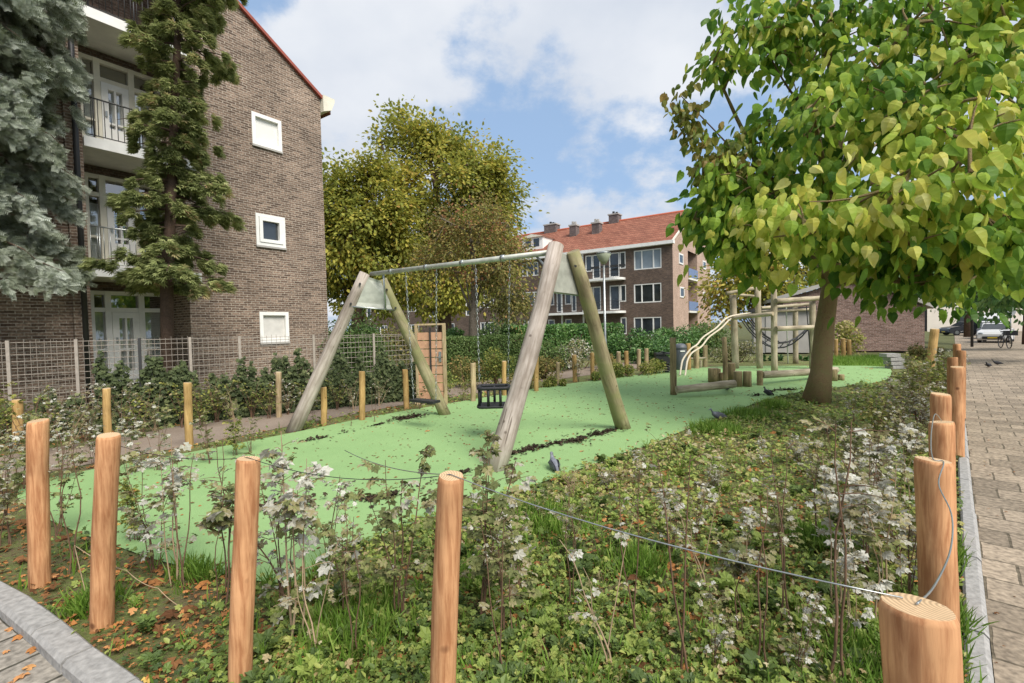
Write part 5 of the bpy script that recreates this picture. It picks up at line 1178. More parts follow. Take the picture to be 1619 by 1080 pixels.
# --- dark conifer and blue spruce ------------------------------------
def conifer(name, label, base, top, r0_, bark, mat, layers, nleaf, leaf_s, droop, tint, T, spread=.10, hang=0.0, clump=9, trunk_pts=None, crownname='crown'):
    """layers: (height z, azimuth, reach, rise) branches with sprays along them"""
    r = empty(name, base); tag(r, label, 'tree'); bs = Vector(base); m = MB()
    tp = [Vector(p)-bs for p in (trunk_pts or [base, top])]; n = len(tp)
    m.tube(tp, [r0_*(1-.8*k/(n-1)) for k in range(n)], 12, jit=.05)
    Pn = []; Dn = []; W = []
    for z, az, reach, rise in layers:
        for k in range(n-1):
            if tp[k].z <= z <= tp[k+1].z: a = tp[k].lerp(tp[k+1], (z-tp[k].z)/(tp[k+1].z-tp[k].z)); break
        else: a = tp[-1]
        u = Vector((math.cos(az), math.sin(az), 0)); pts = []; 
        for j in range(7):
            t = j/6; pts.append(a+u*(reach*t)+Vector((0, 0, rise*t*reach-droop*reach*t*t))+Vector((rnd.gauss(0, .03), rnd.gauss(0, .03), 0))*reach*t)
        m.tube(pts, [max(.004, .028*(1-.85*j/6)) for j in range(7)], 5, caps=False)
        k = int(nleaf*reach); nq = max(4, int(reach*clump)); tq = .12+.88*NR.rand(nq)**.75; wq_ = NR.normal(0, 1, nq); dq = NR.normal(0, 1, nq); qi_ = NR.randint(0, nq, k); t = np.clip(tq[qi_]+NR.normal(0, .035, k), .05, 1); j = np.minimum((t*6).astype(int), 5); A_ = np.array([tuple(p) for p in pts]); base_ = A_[j]+(A_[j+1]-A_[j])*(t*6-j)[:, None]
        side = np.cross(np.array(u), [0, 0, 1]); w_ = (wq_[qi_]+NR.normal(0, .28, k))*spread*(1.15-t*.5)*max(1, reach); dn = -np.abs(dq[qi_]+NR.normal(0, .25, k))*hang+NR.normal(0, .045, k)
        Pn.append(base_+side[None]*w_[:, None]+np.array([0, 0, 1])*(dn-np.abs(w_)*.35)[:, None])
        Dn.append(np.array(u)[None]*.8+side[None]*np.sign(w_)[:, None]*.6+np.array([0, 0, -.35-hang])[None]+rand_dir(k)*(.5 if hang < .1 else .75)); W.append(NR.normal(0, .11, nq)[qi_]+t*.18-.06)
    m.build('trunk', bark, r); Pn = np.concatenate(Pn); Dn = np.concatenate(Dn); W = np.concatenate(W); n_ = len(Pn)
    Nv = rand_dir(n_)*.6+np.array([0, 0, 1.0]); leaves(crownname, mat, Pn, Dn, Nv, NR.uniform(.7, 1.3, n_)*leaf_s, T, NR.beta(*tint, n_)*.85+W, r); return r
# spray template: three narrow quads fanned
def T_spray():
    v = []; f = []
    for a, l, zo in ((-.75, .72, 0), (-.3, .95, .05), (.12, 1.0, -.04), (.5, .8, .04), (.95, .55, -.02)):
        c, s = math.sin(a), math.cos(a); b = len(v); wq = .085
        v += [(0, 0, 0), (c*l*.5+wq*s, s*l*.5-wq*c, zo), (c*l, s*l, zo*1.6-.05), (c*l*.5-wq*s, s*l*.5+wq*c, zo)]; f.append((b, b+1, b+2, b+3))
    return np.array(v), f
def T_needles():
    v = []; f = []
    for k in range(7):
        t = .05+k*.13
        for sg in (-1, 1):
            for zo in (.10, -.04):
                b = len(v); l = .30*(1-.35*t); x1, y1, z1 = sg*l*.75, t+l*.55, zo+(.08 if zo > 0 else -.10)*1.2; w_ = .034
                v += [(0, t-w_, 0), (0, t+w_, .01), (x1, y1+w_*.5, z1), (x1, y1-w_*.5, z1)]; f.append((b, b+1, b+2, b+3))
    return np.array(v), f
Y5 = 9.6
db = bt(262, 560, Y5); tps = [db, V3(P(264, 450, Y5)), V3(P(270, 330, Y5)), V3(P(275, 200, Y5)), V3(P(281, 60, Y5)), V3(P(285, -60, Y5)), V3(P(288, -190, Y5))]
lay = []; zlo = P(260, 452, Y5).z; zhi = P(280, -170, Y5).z; nl = 105
for k in range(nl):
    t = (k+rnd.random())/nl; z = zlo+(zhi-zlo)*t
    prof = 1.30 if t < .22 else (1.18 if t < .36 else (.92 if t < .62 else 1.15-(t-.62)*.4))
    prof *= (.72+.28*math.sin(t*34)); lay.append((z, k*2.4+rnd.uniform(-.4, .4), max(.4, prof*rnd.uniform(.62, 1.18)), rnd.uniform(.0, .35)))
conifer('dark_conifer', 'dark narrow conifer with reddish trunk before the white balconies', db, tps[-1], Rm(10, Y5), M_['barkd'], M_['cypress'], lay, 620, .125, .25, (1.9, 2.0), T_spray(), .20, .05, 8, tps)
Y6 = 8.2
sbx = bt(-88, 560, Y6); top = V3(P(-60, -420, Y6)); lay = []; nl = 90
for k in range(nl):
    t = (k+rnd.random())/nl; z = P(0, 375, Y6).z+(P(0, -260, Y6).z-P(0, 375, Y6).z)*t
    az = rnd.uniform(-math.pi*.62, math.pi*.35) if k % 4 else rnd.uniform(-math.pi, math.pi)
    reach = (1.5+.3*math.sin(t*21+1)) if t < .6 else 1.55-(t-.6)*1.2
    lay.append((z, az, max(.5, reach*rnd.uniform(.7, 1.15)), rnd.uniform(-.15, .15)))
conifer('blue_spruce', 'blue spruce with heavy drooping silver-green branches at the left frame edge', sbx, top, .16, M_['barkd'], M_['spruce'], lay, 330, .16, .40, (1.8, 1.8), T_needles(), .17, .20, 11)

# ================================================================== HEDGES AND SHRUBS (mid distance)
def hedge_box(name, label, a, b, depth, h, mat, n, ls, cat='hedge', wob=.05):
    a = Vector((a[0], a[1], 0)); b = Vector((b[0], b[1], 0)); d = b-a; L_ = d.length; r = empty(name, a, math.atan2(d.y, d.x)); tag(r, label, cat)
    cb_ = MB(); cb_.box(.06, L_-.06, .07, depth-.07, 0, h-.07); cb_.build('branches', M_['twig'], r)
    A_ = [L_*h, L_*depth, depth*h*2]; tot = sum(A_); P_ = []; N2 = []
    k = int(n*A_[0]/tot*1.3); P_.append(np.stack([NR.rand(k)*L_, np.zeros(k), NR.rand(k)*h], 1)); N2.append(np.tile([0, -1, .2], (k, 1)))
    k = int(n*A_[1]/tot); P_.append(np.stack([NR.rand(k)*L_, NR.rand(k)*depth, np.full(k, h)], 1)); N2.append(np.tile([0, 0, 1], (k, 1)))
    k = int(n*A_[2]/tot); P_.append(np.stack([NR.randint(0, 2, k)*L_, NR.rand(k)*depth, NR.rand(k)*h], 1)); N2.append(np.tile([.5, 0, .5], (k, 1)))
    P_ = np.concatenate(P_); N2 = np.concatenate(N2).astype(float); P_ += NR.normal(0, .025, P_.shape)+.03*np.sin(P_[:, [1, 2, 0]]*5)*wob*10
    n_ = len(P_); leaves('foliage', mat, P_, rand_dir(n_)+N2*.6, N2+rand_dir(n_)*.7, NR.uniform(.7, 1.3, n_)*ls, T_fold(), NR.beta(2.2, 2.2, n_)+.1*np.sin(P_[:, 0]*3), r)
    return r
def bush(name, label, px, pyt, Y, w_px, mat, n, ls, T=None, cat='shrub', tint=(2, 2.3), group=None, ry=None, base=None, pyb=None):
    q = P(px, 500, Y); top = P(px, pyt, Y).z; W = Rm(w_px, Y); r = empty(name, (q.x, q.y, 0)); tag(r, label, cat, group)
    m = MB(); k = max(5, int(W*7)); T = T or T_fold(); ry = ry or W*.7
    lob = []
    for i in range(k):
        x = rnd.uniform(-1, 1)*W*.72; y = rnd.uniform(-1, 1)*ry*.6; h = top*(rnd.uniform(.55, .95))*(1-.35*(x/W)**2); rad = rnd.uniform(.22, .36)*min(top, W*1.6)
        lob.append((x, y, max(rad*.6, h-rad*.7), rad)); m.tube([(x*.3, y*.3, 0), (x*.7, y*.7, h*.4), (x, y, h-rad*.5)], [.022, .014, .006], 5)
    m.build('stems', M_['twig'], r)
    ci = NR.randint(0, k, n); L_ = np.array(lob); d = rand_dir(n); rr = (.55+.5*NR.rand(n))[:, None]
    P_ = L_[ci, :3]+d*rr*L_[ci, 3:4]*np.array([1.15, 1.15, .95]); 
    lo_ = NR.rand(n) < .28; P_[lo_, 2] = NR.rand(lo_.sum())*top*.6; P_[:, 2] = np.maximum(P_[:, 2], .02)
    leaves('foliage', mat, P_, d*.7+rand_dir(n)*.6+np.array([0, 0, -.2]), d*.6+rand_dir(n)*.5+np.array([0, 0, .6]), NR.uniform(.7, 1.3, n)*ls, T, NR.beta(*tint, n)+NR.normal(0, .09, k)[ci], r)
    return r
h0 = P(706, 560, 13.2); h1 = P(838, 560, 14.6)
hedge_box('trimmed_hedge', 'flat-topped clipped green hedge behind the bucket seat', h0, h1, .8, P(760, 535.5, 13.6).z, M_['hedge'], 17000, .055)
h0 = P(820, 560, 20); h1 = P(985, 560, 24); hedge_box('long_hedge', 'bright low hedge before the balconies of the apartment row', h0, h1, 1.2, P(880, 517, 21).z, M_['laurel'], 9000, .12)
for px, pyt, Y, w_, mt, n, ls, tn, lab in (
  (725, 508, 18.5, 30, 'laurel', 1800, .12, (3, 1.8), 'light green bush above the left end of the clipped hedge'),
  (790, 500, 21, 55, 'hedge', 3000, .12, (1.2, 4), 'dark green bush under the small tree, above the clipped hedge'),
  (570, 488, 15.5, 65, 'hedge', 5200, .085, (2, 2.6), 'dark leafy bush behind the mesh fence, between the left swing legs'),
  (640, 505, 17, 50, 'bushy', 3000, .10, (2, 2.6), 'brownish-green bush above the narrow gate'),
  (555, 500, 19, 40, 'laurel', 2400, .11, (1.5, 3), 'dark bush at the corner of the left building'),
  (860, 530, 16, 42, 'hedge', 3400, .07, (2, 2), 'olive bush right of the tall front swing leg'),
  (915, 530, 16.3, 40, 'mildew', 2600, .075, (2.4, 2.2), 'rounded greyish shrub in the middle of the right swing frame'),
  (860, 558, 13.6, 30, 'bushy', 2000, .06, (2, 2.2), 'low brownish shrub at the foot of the clipped hedge'),
  (1000, 516, 20, 55, 'laurel', 4200, .105, (1.8, 2.4), 'dense laurel right of the lamp post'),
  (1065, 512, 20.5, 60, 'laurel', 4600, .105, (2, 2.2), 'dense laurel before the pink gable, left part'),
  (1115, 506, 21, 45, 'hedge', 3600, .10, (2.6, 2.0), 'olive bush before the pink gable, right part'),
  (1040, 535, 18, 60, 'laurel', 3600, .09, (1.6, 2.8), 'dark laurel above the spring rocker'),
  (1165, 535, 17.5, 42, 'mildew', 2600, .07, (1.6, 3.2), 'dark greyish shrub between the handrails and the log posts'),
  (1215, 560, 17.8, 22, 'laurel', 900, .07, (1.2, 3.4), 'low dark shrub at the foot of the grey shed, left'),
  (1262, 563, 17.8, 38, 'laurel', 1500, .07, (1.2, 3.4), 'low dark shrub at the foot of the grey shed, right'),
  (1470, 545, 17, 40, 'bushy', 2000, .08, (2, 2.5), 'brownish bush before the right end of the brick wall'),
  (1340, 490, 19.5, 26, 'shrubg', 900, .12, (3.6, 1.8), 'bright yellow-green bush against the brick wall')):
    if 'bright yellow-green' in lab: pyt = 505
    bush('shrub', lab, px, pyt, Y, w_, M_[mt], n, ls, tint=tn)
# strip of low yellowish planting between path and green
STR = [(690, 585, 10.3, 30, 'shrubg', 1300, 'yellow-green bush at the foot of the narrow gate'), (735, 560, 12.0, 34, 'bushy', 1300, 'sparse brownish shrub just right of the gate post'),
  (782, 548, 11.8, 30, 'shrubg', 1500, 'yellow-green shrub before the clipped hedge, left of the bucket seat chains'), (830, 575, 11.6, 26, 'bushy', 900, 'low brown shrub behind the bucket seat'),
  (880, 594, 11.8, 34, 'shrubg', 1200, 'low green clump at the green edge right of the front swing leg'), (950, 586, 12.8, 26, 'shrubg', 900, 'low green clump before the yellow pair of posts'),
  (1000, 570, 13.6, 40, 'shrubg', 1900, 'yellowish low shrub right of the rear right swing leg'), (1030, 566, 14.2, 26, 'shrubg', 1100, 'yellowish low shrub left of the spring rocker'), (960, 556, 15.6, 36, 'bushy', 1400, 'brownish shrub behind the rear right swing leg')]
for px, pyt, Y, w_, mt, n, lab in STR: bush('shrub', lab, px, pyt, Y, w_, M_[mt], n, .055, tint=(2.6, 2.2))

# ================================================================== GROUND COVER, LITTER, GRASS
def nz2d(x, y, s, seed=0):
    v = np.zeros(len(x)); 
    for k in range(5):
        a = seed*1.7+k*2.1; f = s*(1.6**k); v += np.sin(x*f*math.cos(a)+y*f*math.sin(a)+k*3.1+seed)*np.cos(x*f*math.sin(a+1)-y*f*math.cos(a+1)+seed*2+k)/(1.35**k)
    return v/2.2
def bed_points(n, dmin=.8, dmax=17, power=1.0, xlim=None):
    """points on the open soil, denser towards the camera"""
    r = dmin*(dmax/dmin)**(NR.rand(n)**power); a = NR.uniform(-math.pi*.30, math.pi*.30, n); x = r*np.sin(a); y = r*np.cos(a)
    k = inpoly(x, y, bed) & ~inpoly(x, y, GREEN) & ~inpoly(x, y, PATH); 
    k &= ((x-F0.x)*FN.x+(y-F0.y)*FN.y) < .05
    return x[k], y[k]
def leftness(x, y):                 # 0 in the weedy middle bed, 1 in the littered strips left of and behind the green
    return smooth(-.9, -1.9, x)+smooth(9, 11, y)*smooth(1.0, 0, x-.45*y)
# low leafy weeds in clumps
x, y = bed_points(26000); den = nz2d(x, y, 1.6, 1)*.35+nz2d(x, y, 5.2, 41)*.35+.66-.62*leftness(x, y); k = NR.rand(len(x)) < np.clip(den, .06, 1); x, y = x[k], y[k]
rr = np.hypot(x, y); nlf = 8; ci = np.repeat(np.arange(len(x)), nlf); rc = (.05+.03*NR.rand(len(x)))*(1+rr*.10)
off = NR.normal(0, 1, (len(ci), 2))*rc[ci, None]*.75; kin = inpoly(x[ci]+off[:, 0], y[ci]+off[:, 1], bed) & ~inpoly(x[ci]+off[:, 0]*.6, y[ci]+off[:, 1]*.6, GREEN); ci, off = ci[kin], off[kin]; hh = np.abs(NR.normal(0, .028, len(ci)))*(1+.6*np.clip(nz2d(x, y, 2.3, 4), -1, 1)[ci])+.008
Pn = np.stack([x[ci]+off[:, 0], y[ci]+off[:, 1], hh], 1); n_ = len(ci); Dv = np.stack([off[:, 0], off[:, 1], NR.normal(.02, .03, n_)], 1)+rand_dir(n_)*.04; Nv = rand_dir(n_)*.55+np.array([0, 0, 1.0])
tn_ = NR.beta(2.0, 2.6, n_)+.30*nz2d(x, y, 1.1, 7)[ci]+.10*nz2d(x, y, 4.1, 17)[ci]+.03; szc = NR.uniform(.6, 1.5, n_)*(1+rr[ci]*.16); hf_ = (NR.rand(len(x)) < .5+.35*nz2d(x, y, 1.9, 31))[ci]
for sel, T__, sz_, lab_ in ((hf_, T_fold(), .019, 'low green weeds with small oval leaves covering the planted bed'), (~hf_, T_lobed(), .021, 'low green weeds with small toothed leaves covering the planted bed')):
    tag(leaves('ground_cover', M_['cover'], Pn[sel], Dv[sel], Nv[sel], szc[sel]*sz_, T__, tn_[sel]), lab_, 'ground cover', kind='stuff')
# feathery, bright rosettes and dark broad-leaved rosettes are clumps inside one layer
x, y = bed_points(1000, 1.0, 9); k = NR.rand(len(x)) < .75-.5*leftness(x, y); x, y = x[k], y[k]; nlf = 22; ci = np.repeat(np.arange(len(x)), nlf); a = NR.rand(len(ci))*2*math.pi; tl_ = .25+.9*NR.rand(len(ci))
Dv = np.stack([np.cos(a), np.sin(a), tl_], 1); kind_ = (NR.rand(len(x)) < .5).astype(float); sc = (.028+.045*NR.rand(len(x))**1.5)
Pn = np.stack([x[ci]+np.cos(a)*.012, y[ci]+np.sin(a)*.012, .01+.05*NR.rand(len(ci))], 1); Nv = np.stack([-np.cos(a)*.6, -np.sin(a)*.6, np.ones(len(ci))], 1)
tag(leaves('weed_rosettes', M_['cover'], Pn, Dv, Nv, sc[ci]*NR.uniform(.6, 1.2, len(ci)), T_lobed(), kind_[ci]*.35+NR.beta(2, 3, len(ci))*.4), 'leafy rosettes scattered among the weeds of the bed', 'weeds', kind='stuff')
# grass
x, y = bed_points(11000, .9, 16); gm = nz2d(x, y, .9, 12); 
tuft = [(G(1180, 660), .35), (G(1130, 682), .3), (G(1290, 860), .18), (G(1400, 1075), .3), (G(760, 920), .16), (G(330, 900), .2), (G(480, 900), .22), (G(850, 830), .3), (G(150, 960), .12), (G(1535, 900), .12), (G(1520, 1000), .2), (G(560, 1000), .25), (G(1010, 900), .16), (G(1225, 645), .2)]
pr = np.clip(.10+.25*gm, .03, .5)*(1-.6*leftness(x, y))
for c, s_ in tuft: pr = np.maximum(pr, np.exp(-((x-c.x)**2+(y-c.y)**2)/(s_**2))*1.2)
k = NR.rand(len(x)) < pr; x, y = x[k], y[k]
xx = [x]; yy = [y]
for c, s_ in tuft: m_ = int(260*s_/.3); xx.append(c.x+NR.normal(0, s_*.5, m_)); yy.append(c.y+NR.normal(0, s_*.5, m_))
x = np.concatenate(xx); y = np.concatenate(yy); k = ~inpoly(x, y, GREEN) & inpoly(x, y, bed); x, y = x[k], y[k]; nb = 5; ci = np.repeat(np.arange(len(x)), nb); n_ = len(ci)
Dv = np.stack([NR.normal(0, .35, n_), NR.normal(0, .35, n_), np.ones(n_)], 1); rr = np.hypot(x, y)[ci]
tag(leaves('grass', M_['grass'], np.stack([x[ci]+NR.normal(0, .015, n_), y[ci]+NR.normal(0, .015, n_), np.zeros(n_)], 1), Dv, rand_dir(n_), NR.uniform(.05, .13, n_)*(1+rr*.04), T_blade(), NR.beta(2, 2, n_)), 'tufts of bright green grass between the weeds', 'grass', kind='stuff')
lx = NR.rand(9000); ly = NR.rand(9000); lp_ = np.array(LAWN); xmn, ymn = lp_.min(0); xmx, ymx = lp_.max(0); x = xmn+(xmx-xmn)*lx; y = ymn+(ymx-ymn)*ly; k = inpoly(x, y, LAWN); x, y = x[k], y[k]; n_ = len(x)
tag(leaves('lawn_grass', M_['grass'], np.stack([x, y, np.full(n_, .01)], 1), np.stack([NR.normal(0, .4, n_), NR.normal(0, .4, n_), np.ones(n_)], 1), rand_dir(n_), NR.uniform(.06, .13, n_)*1.3, T_blade(), NR.beta(2, 2, n_)), 'short bright grass before the brick wall', 'grass', kind='stuff')
# fallen leaves on the soil
x, y = bed_points(26000, .9, 17); q = np.clip(.30+.28*nz2d(x, y, 1.3, 20)+.55*leftness(x, y), .08, 1); k = NR.rand(len(x)) < q; x, y = x[k], y[k]; n_ = len(x)
sz = np.where(NR.rand(n_) < .12, NR.uniform(.05, .085, n_), NR.uniform(.018, .038, n_))*(1+np.hypot(x, y)*.035)
tag(leaves('leaf_litter', M_['litter'], np.stack([x, y, NR.uniform(.008, .035, n_)], 1), rand_dir(n_)*np.array([1, 1, .25]), rand_dir(n_)*.38+np.array([0, 0, 1]), sz, T_lobed(), NR.beta(1.5, 2.2, n_)), 'brown and orange fallen leaves on the soil', 'fallen leaves', kind='stuff')
x, y = bed_points(26000, .9, 14); n_ = len(x)
tag(leaves('soil_crumbs', M_['litter'], np.stack([x, y, NR.uniform(.003, .03, n_)], 1), rand_dir(n_)*np.array([1, 1, .4]), rand_dir(n_)*.6+np.array([0, 0, 1]), NR.uniform(.008, .022, n_)*(1+np.hypot(x, y)*.1), T_fold(), NR.beta(1.5, 2.6, n_)), 'crumbled dry leaf bits on the soil', 'fallen leaves', kind='stuff')
# leaves and grit on the green surface, path and paving
def scat(n, poly, z, s0, s1, tt, name, lab, pts=None):
    pa = np.array(poly); mn, mx_ = pa.min(0), pa.max(0); x = mn[0]+(mx_[0]-mn[0])*NR.rand(n); y = mn[1]+(mx_[1]-mn[1])*NR.rand(n); k = inpoly(x, y, poly); x, y = x[k], y[k]
    w_ = np.clip(1.6/np.maximum(1, np.hypot(x, y))*2.4, .15, 1); k = NR.rand(len(x)) < w_; x, y = x[k], y[k]; n_ = len(x); zb_ = zg(x, y)
    return tag(leaves(name, M_['litter'], np.stack([x, y, zb_+z+.004+NR.rand(n_)*.006], 1), rand_dir(n_)*np.array([1, 1, .1]), rand_dir(n_)*.2+np.array([0, 0, 1]), NR.uniform(s0, s1, n_)*(1+.05*np.hypot(x, y)), T_lobed(), NR.beta(*tt, n_)), lab, 'fallen leaves', kind='stuff')
scat(11000, GREEN, .014, .008, .028, (1.2, 3.0), 'fallen_leaves', 'small brown fallen leaves dotted over the green surface')
scat(110, GREEN, .014, .04, .07, (2.5, 1.6), 'fallen_leaves', 'larger yellow fallen leaves on the green surface')
scat(2600, PATH, .006, .01, .035, (1.5, 2), 'fallen_leaves', 'fallen leaves on the grey path')
scat(1500, [(-6, 1.2), (-1.2, .6), (-1.6, 2.05), (-3.2, 2.9), (-6, 4)], -.035, .02, .055, (2.6, 1.6), 'fallen_leaves', 'orange fallen leaves on the front tiles')
pst = k0+kn*.3; scat(2600, [(k0.x, k0.y), ((k0+kn*1.5).x, (k0+kn*1.5).y), ((k0+kd*14+kn*2.5).x, (k0+kd*14+kn*2.5).y), ((k0+kd*14).x, (k0+kd*14).y)], -.032, .006, .02, (1.4, 2.6), 'fallen_leaves', 'small leaf crumbs on the street paving beside the kerb')
# drifts of dark debris below the swing
def drift(line, label, w_=.06, n=400):
    L_ = [G(*q) for q in line]; P_ = []; cts = [rnd.random() for _ in range(max(3, n//45))]
    for k in range(n):
        t = min(.999, max(0, (rnd.choice(cts)+rnd.gauss(0, .03)) if k % 5 else rnd.random()))*(len(L_)-1); i = min(int(t), len(L_)-2); p = L_[i].lerp(L_[i+1], t-i); ww = w_*(.15+1.1*abs(math.sin(t*4.3+len(line)))**2*abs(math.cos(t*1.9)))
        ww += .012+(.1 if rnd.random() < .12 else 0); P_.append((p.x+rnd.gauss(0, ww), p.y+rnd.gauss(0, ww), .018+abs(rnd.gauss(0, .012))))
    n_ = n; return tag(leaves('leaf_drift', M_['drift'], np.array(P_), rand_dir(n_)*np.array([1, 1, .3]), rand_dir(n_)*.6+np.array([0, 0, 1]), NR.uniform(.02, .05, n_), T_lobed(), NR.beta(1.2, 6, n_)), label, 'leaf debris', kind='stuff')
drift([(800, 723), (830, 714), (865, 706), (900, 700), (920, 697)], 'dark leaf drift right of the front right swing leg', .05, 450)
drift([(900, 700), (930, 692), (960, 684), (985, 678)], 'thin leaf drift leading to the rear right swing leg', .05, 320)
drift([(615, 668), (640, 663), (675, 657)], 'dark leaf drift below the flat swing seat', .07, 420)
drift([(480, 700), (520, 692), (570, 680), (620, 668)], 'thin leaf drift behind the front left swing leg', .02, 130)
drift([(820, 722), (700, 760), (610, 790), (540, 795)], 'long leaf drift across the green before the swing', .04, 260)
drift([(410, 808), (450, 800), (500, 796)], 'leaf drift on the green right of the third front post', .04, 200)
drift([(1190, 628), (1230, 618), (1265, 617)], 'leaf drift at the green edge before the catalpa trunk', .06, 300)

# ================================================================== SAPLINGS WITH MILDEWED LEAVES
def sapling(seed, H, nst, nl, ls, mat, tw, spread=.12, low=.25, tint=(2, 1.6), T=None, arch=0):
    rs = random.Random(seed); m = MB(); P_ = []; D_ = []; bias = []
    for s in range(nst):
        a = rs.uniform(0, 6.28); ln = rs.uniform(.6, 1)*H; dx_, dy_ = math.cos(a)*spread*rs.uniform(.3, 1.5), math.sin(a)*spread*rs.uniform(.3, 1.5)
        b0 = Vector((rs.uniform(-.03, .03), rs.uniform(-.03, .03), -.01)); pts = []; wx, wy = rs.uniform(-.02, .02), rs.uniform(-.02, .02)
        for j in range(8):
            t = j/7; pts.append(b0+Vector((dx_*t**1.3*(1+arch*t)+wx*math.sin(t*9), dy_*t**1.3*(1+arch*t)+wy*math.cos(t*7), ln*(t-arch*.35*t*t))))
        r_ = rs.uniform(.004, .0075); m.tube(pts, [r_*(1-.7*j/7) for j in range(8)], 5, caps=False)
        sb = rs.uniform(-.22, .25)
        for k in range(int(nl/nst/5)):
            t = low+(1-low)*rs.random()**.75; i = min(int(t*7), 6); p = pts[i].lerp(pts[i+1], t*7-i); aa = rs.uniform(0, 6.28); tl_ = rs.uniform(.03, .20)*(1.35-t*.75)
            e = p+Vector((math.cos(aa)*tl_, math.sin(aa)*tl_, rs.uniform(.0, .06))); m.tube([p, p.lerp(e, .5)+Vector((0, 0, .008)), e], [.0022, .0018, .001], 4, caps=False)
            for q in range(5):
                c = p.lerp(e, rs.uniform(.35, 1.05)); b_ = rs.uniform(0, 6.28); P_.append((c.x+rs.gauss(0, .012), c.y+rs.gauss(0, .012), c.z+rs.gauss(0, .012))); D_.append((math.cos(b_), math.sin(b_), rs.uniform(-.9, .3))); bias.append(sb)
    n_ = len(P_); sm_ = m.mesh('stems', M_[tw])
    lm = leaf_mesh('foliage', M_[mat], np.array(P_), np.array(D_), rand_dir(n_)*.6+np.array([0, 0, .8]), NR.uniform(.6, 1.35, n_)*ls, T or T_lobed(), NR.beta(*tint, n_)+np.array(bias))
    return sm_, lm
VAR = {
 'white': [sapling(1, 1.0, 4, 190, .05, 'mildew', 'twig', .16, .2, (2.6, 1.8)), sapling(2, 1.0, 3, 160, .054, 'mildew', 'twigp', .13, .25, (3, 1.6)), sapling(3, .95, 5, 210, .046, 'mildew', 'twig', .2, .2, (2.4, 2))],
 'brown': [sapling(4, 1.0, 3, 150, .052, 'mildew', 'twig', .15, .3, (1.6, 3.2)), sapling(5, 1.0, 4, 200, .05, 'mildew', 'twig', .18, .25, (1.8, 3)), sapling(15, 1.0, 2, 110, .062, 'mildew', 'twig', .08, .7, (1.5, 3.4))],
 'green': [sapling(6, 1.0, 4, 320, .048, 'shrubg', 'twig', .13, .2, (2, 2)), sapling(7, 1.0, 6, 360, .034, 'shrubg', 'twigp', .2, .15, (2, 2.4))],
 'thin': [sapling(21, .8, 7, 260, .036, 'mildew', 'twig', .25, .2, (2.2, 1.9)), sapling(22, .8, 7, 260, .034, 'shrubg', 'twig', .24, .2, (2, 2)), sapling(23, .8, 6, 200, .036, 'mildew', 'twigp', .22, .25, (1.8, 2.4))],
 'bare': [sapling(8, 1.0, 2, 30, .035, 'mildew', 'twig', .10, .6, (2.6, 2)), sapling(9, 1.0, 3, 50, .04, 'mildew', 'twigp', .22, .5, (2.6, 1.6), arch=.3)],
 'dense': [sapling(10, .8, 9, 620, .042, 'mildew', 'twig', .24, .12, (2.3, 2.1)), sapling(11, .8, 9, 560, .044, 'mildew', 'twig', .26, .12, (1.8, 2.4)), sapling(12, .8, 9, 600, .040, 'shrubg', 'twig', .25, .1, (2, 2))],
 'sprig': [sapling(13, .6, 7, 300, .022, 'shrubg', 'twigp', .10, .1, (2.4, 1.6), T_fold()), sapling(14, .7, 2, 24, .045, 'mildew', 'twig', .35, .3, (1.3, 3.5), arch=.4)]}
def place(kind_, vi, px, pyb, H, label, group='saplings of the planted bed', name='sapling', cat='shrub', w_=1.0):
    b = G(px, pyb); sm_, lm = VAR[kind_][vi % len(VAR[kind_])]; rz = rnd.uniform(0, 6.28)
    r = empty(name, b, rz); tag(r, label, cat, group); nat = {'dense': .8, 'thin': .8, 'sprig': .65}.get(kind_, 1.0); s = H/nat
    r.scale = (s*w_, s*w_, s)
    obj('stems', sm_, r); obj('foliage', lm, r)
